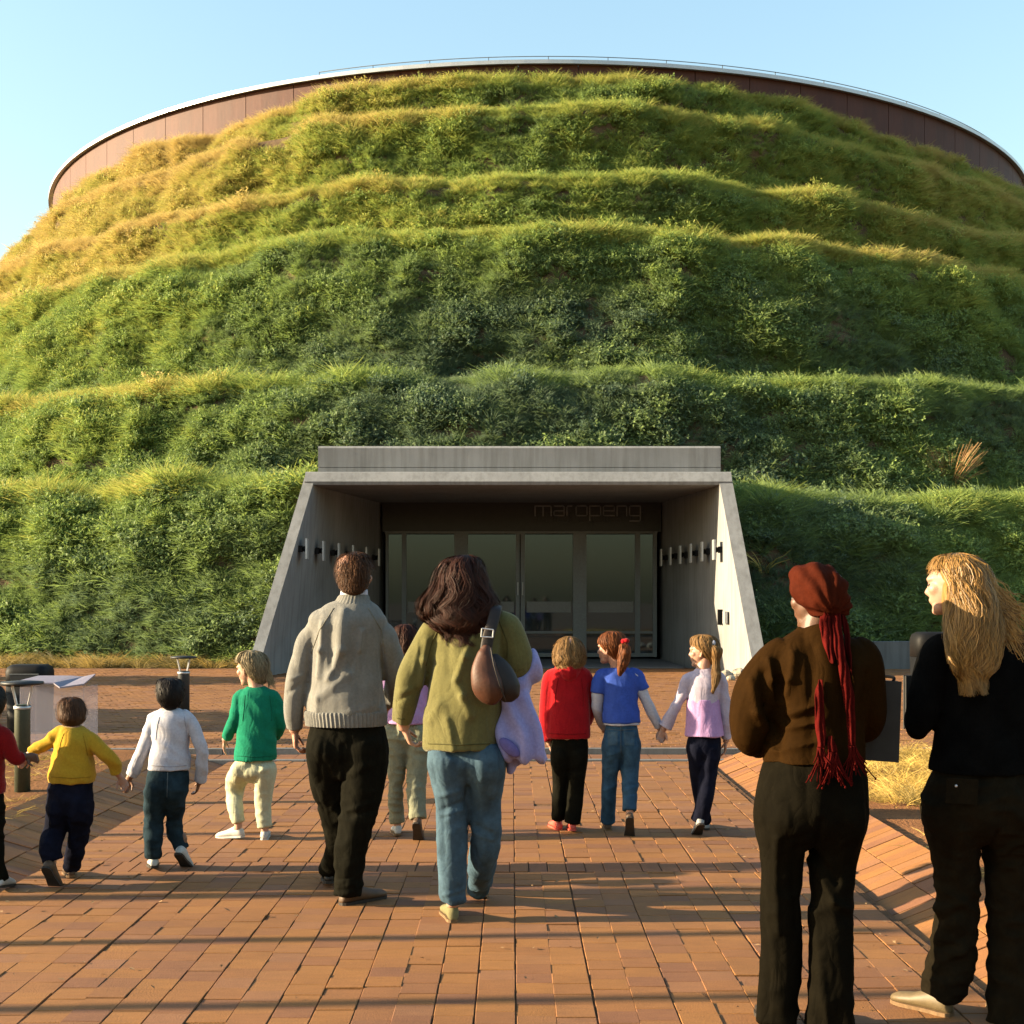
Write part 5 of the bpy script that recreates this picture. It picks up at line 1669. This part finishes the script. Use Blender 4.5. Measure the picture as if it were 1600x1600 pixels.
# --- girl in the green top
P, o, c, H, R, fd = person('girl with ash blonde hair in green top and cream trousers, face turned left', 8.93, 398, False, SK2,
    [(398, 1178, 0, 30, .10), (398, 1192, 0, 31, .108), (398, 1208, -.01, 31, .112), (397, 1222, 0, 26, .09)],
    [(399, 1187, 0, 33, .115), (400, 1170, 0, 33, .112), (401, 1140, 0, 31, .10), (402, 1105, 0, 32, .094), (402, 1088, 0, 32, .084), (402, 1079, 0, 24, .068), (400, 1073, 0, 14, .052)],
    [[(388, 1086, 0, 10), (375, 1092, 0, 12), (368, 1120, -.02, 10.5), (361, 1138, -.0, 9.5), (354, 1152, .05, 8.5)], [(417, 1086, 0, 10), (429, 1092, 0, 12), (435, 1118, .0, 11), (436, 1136, .04, 10), (430, 1150, .14, 9)]],
    [[(384, 1202, 0, 18.5), (369, 1222, .10, 18), (366, 1245, .10, 15.5), (368, 1265, .02, 13.5), (368, 1282, -.02, 12)], [(414, 1202, 0, 18), (412, 1235, 0, 17), (411, 1265, .0, 14.5), (413, 1291, .0, 13.5)]],
    ('top', M['green'], 'jersey', 8.1, .9), ('trousers', M['cream'], 'baggy', 2.2, .8),
    (390, 1046, .01, 50, 68, 8, 0),
    [dict(at=(351, 1157, .07), d=(-.1, .1, -1), n=(1, 0, .1), s=-1, curl=.2), dict(at=(426, 1154, .18), d=(-.2, .5, -.7), n=(-1, 0, 0), s=1)],
    [(381, -.02, R_(64), .10, .19, M['shoe_white'], M['shoe_white']), (413, -.05, R_(8), .0, .19, M['shoe_white'], M['shoe_white'])], 'schoolchildren walking to the entrance')
add_hair(P, o, [(392, 1016, 0, 6, .02), (393, 1021, 0, 19, .065), (395, 1034, 0, 24, .088), (400, 1048, 0, 19, .085), (404, 1060, 0, 13, .065), (407, 1068, 0, 7, .04)], 1100, .002, H_ASH, (.3, .7), (0, .6), .05, 20, .10, fd, .42, .5, .93,
    extra=lambda mb: [mb.ribbon([P.pt(402 + rnd.uniform(-6, 6), 1030 + rnd.uniform(-8, 12), -.02), P.pt(414 + rnd.uniform(-4, 4), 1040 + rnd.uniform(-6, 10), -.03), P.pt(422 + rnd.uniform(-6, 4), 1058 + rnd.uniform(-8, 8), -.03), P.pt(426 + rnd.uniform(-8, 6), 1072 + rnd.uniform(-8, 6), -.02)], .0016, Vector((0, -1, .2))) for _ in range(160)])

t_ = child_of(o, 'top')
for pp in ([(383, 1086), (381, 1110), (379, 1128)], [(421, 1086), (424, 1110), (424, 1128)], [(370, 1181), (400, 1183), (429, 1181)]): seam(P, t_, pp, .0025, M['green_seam'])
# --- boy in the white shirt
P, o, c, H, R, fd = person('boy with short black hair in white long sleeved shirt and dark jeans', 7.86, 262, False, SKT,
    [(263, 1188, 0, 31, .100), (262, 1208, 0, 32, .108), (260, 1230, -.01, 33, .118), (258, 1255, 0, 27, .09)],
    [(264, 1202, 0, 33, .108), (265, 1188, 0, 32, .105), (266, 1160, 0, 28.5, .092), (267, 1135, 0, 31, .09), (268, 1122, 0, 32, .082), (267, 1113, 0, 24, .066), (265, 1107, 0, 14, .05)],
    [[(251, 1118, 0, 10), (241, 1125, 0, 11.5), (231, 1152, 0, 10.5), (221, 1175, .0, 10.5), (212, 1198, .02, 10.5), (205, 1212, .03, 10)], [(284, 1118, 0, 10), (297, 1126, 0, 11.5), (308, 1150, -.01, 10.5), (315, 1176, .0, 10.5), (315, 1202, .03, 10), (313, 1220, .06, 9.5)]],
    [[(246, 1232, 0, 20), (241, 1275, .02, 18), (239, 1305, .02, 17), (240, 1340, .02, 14.5)], [(274, 1232, 0, 20), (274, 1272, .08, 16), (273, 1300, .10, 14.5), (275, 1328, .06, 12.5)]],
    ('shirt', M['white'], 'jersey', 4.4, 1.0), ('jeans', M['jeans_dark'], 'baggy', 7.2, .9),
    (263, 1086, .0, 50, 28, 4, 0),
    [dict(at=(201, 1216, .03), d=(-.3, .1, -1), n=(0, -1, 0), s=-1, curl=.5), dict(at=(311, 1223, .08), d=(-.3, .4, -.9), n=(-1, 0, 0), s=1, curl=.3)],
    [(240, -.0, R_(16), .12, .20, M['shoe_white'], M['rubber']), (277, .02, R_(-8), .62, .195, M['shoe_white'], M['rubber'])], 'schoolchildren walking to the entrance')
add_hair(P, o, [(264, 1059, 0, 6, .02), (265, 1063, 0, 18, .064), (266, 1076, -.01, 22, .09), (266, 1090, -.02, 20.5, .085), (266, 1101, -.03, 15, .06), (266, 1107, -.035, 10, .04)], 900, .0018, H_BLACK, (.08, .18), (0, .9), .006, 12, .05, fd, .42, .35, .96, rough=.002)
MB().hoops(P.hoop([(266, 1114, 0, 17, .056), (265.5, 1109, .0, 15, .052)]), 20, 2).build('collar', M['white'], o, True)

t_ = child_of(o, 'shirt')
for pp in ([(249, 1120), (245, 1140), (243, 1158)], [(288, 1120), (291, 1140), (291, 1158)], [(236, 1196), (265, 1198), (294, 1196)]): seam(P, t_, pp, .0025, M['white_seam'])
t_ = child_of(o, 'jeans')
patch(P, t_, ((238, 1216), (255, 1216), (255, 1238), (239, 1239)), M['jeans_dark'], th=.006); patch(P, t_, ((268, 1216), (286, 1216), (285, 1239), (268, 1238)), M['jeans_dark'], th=.006)
seam(P, t_, [(262, 1206), (261, 1250)], .0028, M['denim_seam'])
# --- boy in the yellow sweatshirt
P, o, c, H, R, fd = person('small boy in yellow sweatshirt and navy trousers with bowed head', 7.55, 110, False, SK,
    [(112, 1208, 0, 34, .105), (110, 1230, 0, 35, .112), (108, 1255, -.01, 34, .118), (106, 1280, 0, 30, .10)],
    [(112, 1222, 0, 35, .118), (112, 1208, 0, 36.5, .12), (114, 1180, 0, 31, .105), (116, 1158, .0, 29, .095), (115, 1144, .01, 26, .08), (112, 1135, .02, 17, .06)],
    [[(103, 1146, .01, 10), (93, 1148, .0, 12.5), (76, 1160, .0, 11), (60, 1168, .02, 10.5), (49, 1176, .03, 9.5)], [(128, 1150, .01, 10), (142, 1158, .0, 13), (160, 1175, .0, 12), (176, 1190, .02, 11.5), (183, 1208, .05, 10)]],
    [[(94, 1262, 0, 20), (86, 1298, -.01, 19.5), (78, 1324, -.09, 19), (76, 1346, -.15, 18)], [(126, 1262, 0, 20), (124, 1300, .04, 18), (117, 1330, .07, 17), (114, 1358, .08, 15)]],
    ('sweatshirt', M['yellow'], 'jersey', 9.4, 1.1), ('trousers', M['navy'], 'baggy', 5.2, 1.0),
    (111, 1119, .05, 46, 6, 16, 0),
    [dict(at=(44, 1179, .04), d=(-.6, .1, -.8), n=(0, -1, 0), s=-1, curl=.5), dict(at=(188, 1214, .06), d=(.45, .1, -.9), n=(0, -1, 0), s=1, curl=.5)],
    [(70, -.20, R_(-6), .80, .20, M['shoe_brown'], M['rubber']), (112, .10, R_(24), .05, .195, M['shoe_brown'], M['rubber_tan'])], 'schoolchildren walking to the entrance')
add_hair(P, o, [(111, 1089, .065, 4, .02), (111, 1092, .06, 14, .055), (111, 1099, .055, 20, .08), (112, 1111, .045, 22.5, .090), (112, 1123, .03, 20.5, .080), (112, 1133, .02, 13, .05)], 1600, .0014, H_BROWN, (.08, .18), (0, .9), .006, 12, .05, fd, .6, .6, .96, rough=.002)

t_ = child_of(o, 'sweatshirt')
for pp in ([(100, 1146), (95, 1160), (92, 1175)], [(130, 1150), (134, 1166), (137, 1182)], [(80, 1214), (112, 1216), (144, 1214)]): seam(P, t_, pp, .0025, M['yellow_seam'])
# --- child in red at the left edge
P, o, c, H, R, fd = person('child in deep red top and black trousers cut off by the left edge', 7.35, -28, False, SKB,
    [(-30, 1228, 0, 34, .105), (-30, 1248, 0, 36, .112), (-30, 1268, -.01, 36, .118), (-30, 1290, 0, 30, .10)],
    [(-30, 1240, 0, 37, .118), (-30, 1225, 0, 37, .116), (-28, 1190, 0, 34, .102), (-26, 1160, 0, 35, .095), (-24, 1145, 0, 33, .086), (-22, 1134, 0, 22, .066), (-20, 1127, 0, 15, .05)],
    [[(-42, 1142, 0, 10), (-54, 1150, 0, 12), (-64, 1185, .0, 11), (-70, 1215, .03, 9)], [(-4, 1142, 0, 11), (6, 1152, 0, 13), (15, 1172, .0, 12.5), (26, 1184, .02, 11), (36, 1182, .05, 9)]],
    [[(-46, 1280, 0, 20), (-48, 1320, .02, 18), (-49, 1350, .02, 17), (-48, 1372, .0, 15)], [(-14, 1280, 0, 20), (-10, 1320, -.02, 18), (-7, 1350, -.03, 16), (-4, 1376, -.02, 15)]],
    ('top', M['red_dark'], 'jersey', 1.4, 1.0), ('trousers', M['trouser_black'], 'baggy', 3.8, .9),
    (-13, 1100, .01, 52, -20, 6, 0),
    [None, dict(at=(40, 1181, .05), d=(.9, .05, -.2), n=(0, -1, 0), s=1, curl=.45)],
    [(-50, .0, R_(4), .1, .2, M['shoe_white'], M['rubber']), (-4, -.06, R_(2), .15, .2, M['shoe_white'], M['rubber'])], 'schoolchildren walking to the entrance')
add_hair(P, o, [(-14, 1071, 0, 6, .02), (-14, 1076, 0, 18, .066), (-14, 1090, -.01, 22.5, .092), (-14, 1104, -.02, 21, .085), (-14, 1116, -.03, 15, .06)], 700, .0018, H_BLACK, (.06, .12), (0, .9), .03, 40, .03, fd, .45, .3, .97, rough=.004)

# --- the woman with the rust red headscarf
P, o, c, H, R, fd = person('woman in rust red headscarf with long tails, brown top and flared dark trousers', 5.0, 1268, True, SKB,
    [(1273, 1165, 0, 77, .15), (1271, 1205, -.01, 82, .175), (1268, 1250, -.03, 88, .20), (1267, 1290, -.02, 86, .19), (1266, 1325, 0, 70, .15)],
    [(1272, 1190, 0, 80, .178), (1273, 1165, 0, 79, .168), (1276, 1130, 0, 75, .155), (1281, 1080, 0, 80, .152), (1281, 1040, 0, 84, .145), (1280, 1015, 0, 76, .12), (1279, 1000, 0, 56, .10), (1277, 986, .01, 36, .08), (1276, 978, .01, 29, .066)],
    [[(1232, 1018, 0, 26), (1212, 1034, 0, 33), (1188, 1074, .0, 36), (1173, 1116, .0, 33), (1170, 1152, .02, 27), (1184, 1166, .14, 20), (1196, 1158, .26, 14)],
     [(1325, 1018, 0, 26), (1343, 1034, 0, 33), (1352, 1075, .0, 33), (1354, 1115, .02, 30), (1346, 1140, .12, 24), (1338, 1138, .26, 16)]],
    [[(1224, 1275, 0, 45), (1222, 1345, .0, 36), (1221, 1420, .0, 33), (1219, 1510, .0, 33), (1219, 1594, .0, 33.5)],
     [(1308, 1275, 0, 46), (1302, 1345, .0, 39), (1298, 1420, -.02, 36), (1298, 1510, -.04, 37), (1299, 1604, -.06, 40)]],
    ('top', M['brown'], 'coat', 3.9, 1.0), ('trousers', M['trouser_brown'], 'trouser', 8.6, 1.4),
    (1276, 935, .02, 101, 48, 4, 0),
    [dict(at=(1200, 1154, .30), d=(.3, .9, .1), n=(1, 0, 0), s=-1, curl=.5), dict(at=(1350, 1140, .30), d=(.5, .8, .0), n=(0, 0, -1), s=1, curl=.5)],
    [(1219, -.06, R_(6), .0, .25, M['shoe_black'], M['rubber']), (1298, -.10, R_(-8), .0, .25, M['shoe_black'], M['rubber'])],
    st=[([(1196, 1030), (1199, 1060), (1208, 1096)], 6, .022), ([(1232, 1020), (1226, 1060), (1220, 1082)], 6, .018), ([(1170, 1062), (1176, 1110), (1192, 1134)], 7, .020), ([(1186, 1050), (1190, 1100), (1204, 1140)], 6, -.020), ([(1208, 1060), (1216, 1120), (1206, 1160)], 7, -.022), ([(1222, 1112), (1262, 1097)], 4, .014), ([(1218, 1134), (1272, 1122)], 4, .012), ([(1224, 1122), (1268, 1110)], 4, -.010), ([(1205, 1168), (1270, 1150)], 6, .012), ([(1340, 1050), (1330, 1120)], 6, -.016), ([(1322, 1040), (1316, 1100)], 6, .014), ([(1260, 1010), (1256, 1080)], 8, -.012)],
    sb=[([(1205, 1300), (1212, 1450)], 6, .012), ([(1232, 1300), (1240, 1440)], 6, -.010), ([(1268, 1345), (1292, 1400), (1318, 1415)], 5, .014), ([(1268, 1330), (1300, 1372)], 5, -.012), ([(1266, 1420), (1280, 1590)], 6, .012), ([(1264, 1270), (1264, 1330)], 5, -.02), ([(1222, 1300), (1250, 1290)], 6, -.008)])
mb = MB()
mb.hoops(P.hoop([(1272, 880, .02, 8, .03), (1271, 884, .02, 26, .08), (1271, 900, .015, 38, .118), (1277, 922, 0, 41, .128), (1284, 942, -.015, 37, .112), (1290, 958, -.03, 26, .075), (1293, 966, -.04, 14, .05)]), 30, 5)
mb.ball(P.pt(1303, 925, -.06), (.052, .062, .070)); mb.ball(P.pt(1316, 945, -.05), (.035, .04, .045))
me = remeshed(mb, 'headscarf', .007, 4)
ctr = P.pt(1298, 960, -.06)
def scarf_f(p, n):
    d = p - ctr
    a = math.atan2(d.z, d.x)
    return .0045 * math.sin(a * 16 + d.length * 20 + 2 * noise.noise(p * 9)) * min(1, d.length / .05) + .004 * noise.noise(p * 30)
displace(me, scarf_f)
hs = link('headscarf', me, M['headscarf'], o, True)
def tail(rows, nm, mat, fr=True, seed=1.0):
    mb = MB()
    p_, r_ = P.limb([(a, b_, c_, w_, d_) for a, b_, c_, w_, d_ in rows])
    mb.tube(p_, r_, 20, 8, ref=(1, 0, 0))
    for i in range(len(mb.v)):
        v = mb.v[i]
        mb.v[i] = v + Vector((0, .006 * math.sin(v.x * 420 + seed), 0)) + Vector((.004 * noise.noise(v * 20), 0, 0))
    if fr:
        e = p_[-1]
        w_ = rows[-1][3] * P.m
        for k_ in range(26):
            x0 = rnd.uniform(-w_, w_)
            L = rnd.uniform(.05, .13)
            s0 = rnd.uniform(-.5, .7)
            pts_ = [e + Vector((x0, rnd.uniform(-.012, .012), 0)), e + Vector((x0 + s0 * L * .35, -.01, -L * .5)), e + Vector((x0 + s0 * L, -.01 + rnd.uniform(-.015, .01), -L))]
            mb.tube(pts_, [.0035, .003, .002], 5, 2)
            if rnd.random() < .4: mb.ball(pts_[2], (.004, .004, .005), None, 6, 4)
    t_ = mb.build(nm, mat, hs, True)
    return t_
tail([(1293, 955, -.075, 8, .02), (1290, 975, -.095, 10, .018), (1295, 1000, -.12, 9, .014), (1299, 1030, -.145, 5, .010), (1301, 1036, -.148, 2, .006)], 'scarf_tail', M['scarf_tail'], False, 1)
tail([(1306, 956, -.075, 7, .018), (1307, 975, -.10, 8, .015), (1313, 1020, -.15, 7.5, .012), (1322, 1065, -.165, 8, .012), (1328, 1110, -.17, 7.5, .012), (1331, 1150, -.18, 6, .010), (1331, 1165, -.185, 5, .010)], 'scarf_tail', M['scarf_tail'], True, 2)
tail([(1317, 962, -.07, 4, .012), (1322, 985, -.09, 5, .010), (1327, 1020, -.12, 3.5, .008), (1332, 1055, -.14, 1.5, .005)], 'scarf_tail', M['scarf_tail'], False, 3)
tail([(1283, 1062, -.165, 3, .008), (1280, 1090, -.17, 7, .011), (1282, 1125, -.175, 7.5, .012), (1284, 1155, -.185, 7, .010), (1282, 1168, -.19, 5, .010)], 'scarf_tail', M['scarf_tail'], True, 4)
tail([(1297, 1150, -.185, 3, .008), (1299, 1162, -.19, 6, .010), (1300, 1175, -.195, 7, .010)], 'scarf_tail', M['scarf_tail'], True, 5)
# --- the folder she carries
fo = at(5.0, 1385, 1126, .16)
fl = empty('folder', fo)
tag(fl, 'dark grey folder held under the right arm of the woman with the red headscarf', 'folder')
rot = Matrix.Rotation(R_(-18), 3, 'Z') @ Matrix.Rotation(R_(2), 3, 'Y')
M['folder'] = plain('dark grey card', (.028, .028, .027, 1), .6, 0, 20, .2)
MB().box((-.03, .02, 0), (.075, .022, .148), rot).build('pages', M['black_plastic'], fl)
MB().box((-.03, -.005, 0), (.078, .003, .151), rot).box((-.03, .045, 0), (.078, .003, .151), rot).build('cover', M['folder'], fl)
MB().tube([rot @ Vector((.02, -.012, .15)), rot @ Vector((.02, .0, .163)), rot @ Vector((-.02, .0, .165)), rot @ Vector((-.06, -.012, .15))], [.006] * 4, 8, 4).build('carry_handle', M['black_plastic'], fl)

# --- the blonde woman
P, o, c, H, R, fd = person('woman with long blonde hair, black top and dark cargo trousers at the right edge', 5.12, 1535, True, SK2,
    [(1535, 1165, 0, 80, .15), (1534, 1205, -.01, 84, .175), (1533, 1250, -.03, 90, .20), (1533, 1290, -.02, 87, .185), (1533, 1320, 0, 72, .15)],
    [(1533, 1205, 0, 83, .172), (1533, 1185, 0, 81, .165), (1537, 1130, 0, 74, .145), (1541, 1075, 0, 80, .145), (1541, 1035, 0, 82, .135), (1538, 1008, 0, 70, .115), (1532, 992, 0, 50, .095), (1520, 977, .01, 31, .075), (1514, 970, .01, 26, .062)],
    [[(1492, 1012, 0, 26), (1472, 1028, 0, 33), (1455, 1070, .0, 32), (1442, 1115, -.01, 28), (1434, 1138, .0, 20), (1436, 1120, .12, 21), (1450, 1085, .25, 17)],
     [(1590, 1012, 0, 26), (1614, 1028, 0, 33), (1628, 1080, .0, 30), (1636, 1140, .0, 25), (1630, 1180, .1, 20)]],
    [[(1490, 1270, 0, 46), (1494, 1340, .0, 38.5), (1495, 1410, .0, 35), (1489, 1490, .02, 38), (1489, 1552, .05, 35)],
     [(1577, 1270, 0, 47), (1576, 1340, .0, 40), (1578, 1430, .0, 38), (1581, 1520, -.02, 39), (1583, 1612, -.03, 38)]],
    ('top', M['black_cloth'], 'coat', 6.6, .8), ('cargo_trousers', M['cargo'], 'baggy', 7.4, 1.6),
    (1488, 914, .02, 96, 60, 4, 0),
    [dict(at=(1456, 1076, .30), d=(.5, .4, .6), n=(1, 0, -.3), s=-1, curl=.5), dict(at=(1626, 1192, .14), d=(-.1, .4, -.9), n=(-1, 0, 0), s=1, curl=.4)],
    [(1487, .0, R_(40), .0, .26, M['clog'], M['rubber_tan']), (1582, -.10, R_(-4), .0, .26, M['clog'], M['rubber_tan'])],
    sb=[([(1462, 1420), (1498, 1400)], 6, .016), ([(1460, 1440), (1490, 1418)], 5, -.014), ([(1470, 1495), (1512, 1470)], 6, .018), ([(1466, 1478), (1500, 1455)], 5, -.014), ([(1472, 1530), (1510, 1520)], 6, .014), ([(1552, 1325), (1580, 1300)], 6, .016), ([(1556, 1350), (1600, 1330)], 6, .014), ([(1534, 1290), (1534, 1340)], 5, -.02), ([(1480, 1280), (1488, 1380)], 6, .012)])
def wisps(mb):
    for _ in range(520):
        y0 = rnd.uniform(868, 930); q0 = rnd.random()
        ex = 1530 + 75 * q0 + rnd.uniform(-14, 10); ey = 950 + 75 * q0 * rnd.uniform(-.1, .5) + rnd.uniform(-20, 55)
        mb.ribbon([P.pt(1495 + rnd.uniform(-10, 30), y0, -.08), P.pt(1530 + rnd.uniform(-10, 14), y0 + 22 + rnd.uniform(-10, 14), -.10),
                   P.pt((1540 + ex) / 2 + rnd.uniform(-8, 8), (y0 + 30 + ey) / 2 + rnd.uniform(-16, 8), -.10), P.pt(ex, ey, -.12), P.pt(ex + rnd.uniform(4, 22), ey + rnd.uniform(-10, 26), -.10)], .0018, Vector((rnd.uniform(-.4, .4), -1, .2)))
add_hair(P, o, [(1494, 864, .01, 9, .03), (1494, 870, .01, 28, .075), (1497, 888, 0, 40, .108), (1505, 915, -.01, 42, .118), (1511, 950, -.03, 45, .118), (1513, 990, -.07, 46, .095), (1512, 1028, -.095, 40, .075), (1514, 1048, -.105, 33, .06), (1516, 1062, -.11, 22, .045)], 10000, .0011, H_BLOND, (.4, 1.1), (0, .75), .14, 13, .08, fd, .26, .45, .82, jit=.11, rough=.005, extra=wisps, seg=13, core_end=.80, locks=75, over=.10, spread=.12)
# cargo pocket flap and stud
MB().box(P.pt(1503, 1236, -.205), (.055, .006, .045), Matrix.Rotation(.05, 3, 'Y')).build('pocket', M['cargo'], o)
MB().ball(P.pt(1494, 1228, -.215), .005).build('stud', M['light_metal'], o)
# --- her black folder
fo = at(5.12, 1446, 1105, .16)
fl = empty('folder', fo)
tag(fl, 'flat black folder held against the chest of the blonde woman', 'folder')
rot = Matrix.Rotation(R_(12), 3, 'Z')
MB().box((.03, .07, 0.015), (.095, .012, .10), rot).build('pages', M['black_plastic'], fl)
MB().box((.03, .055, 0.015), (.098, .003, .104), rot).box((.03, .085, 0.015), (.098, .003, .104), rot).build('cover', M['folder'], fl)
bpy.data.scenes.remove(WORK)
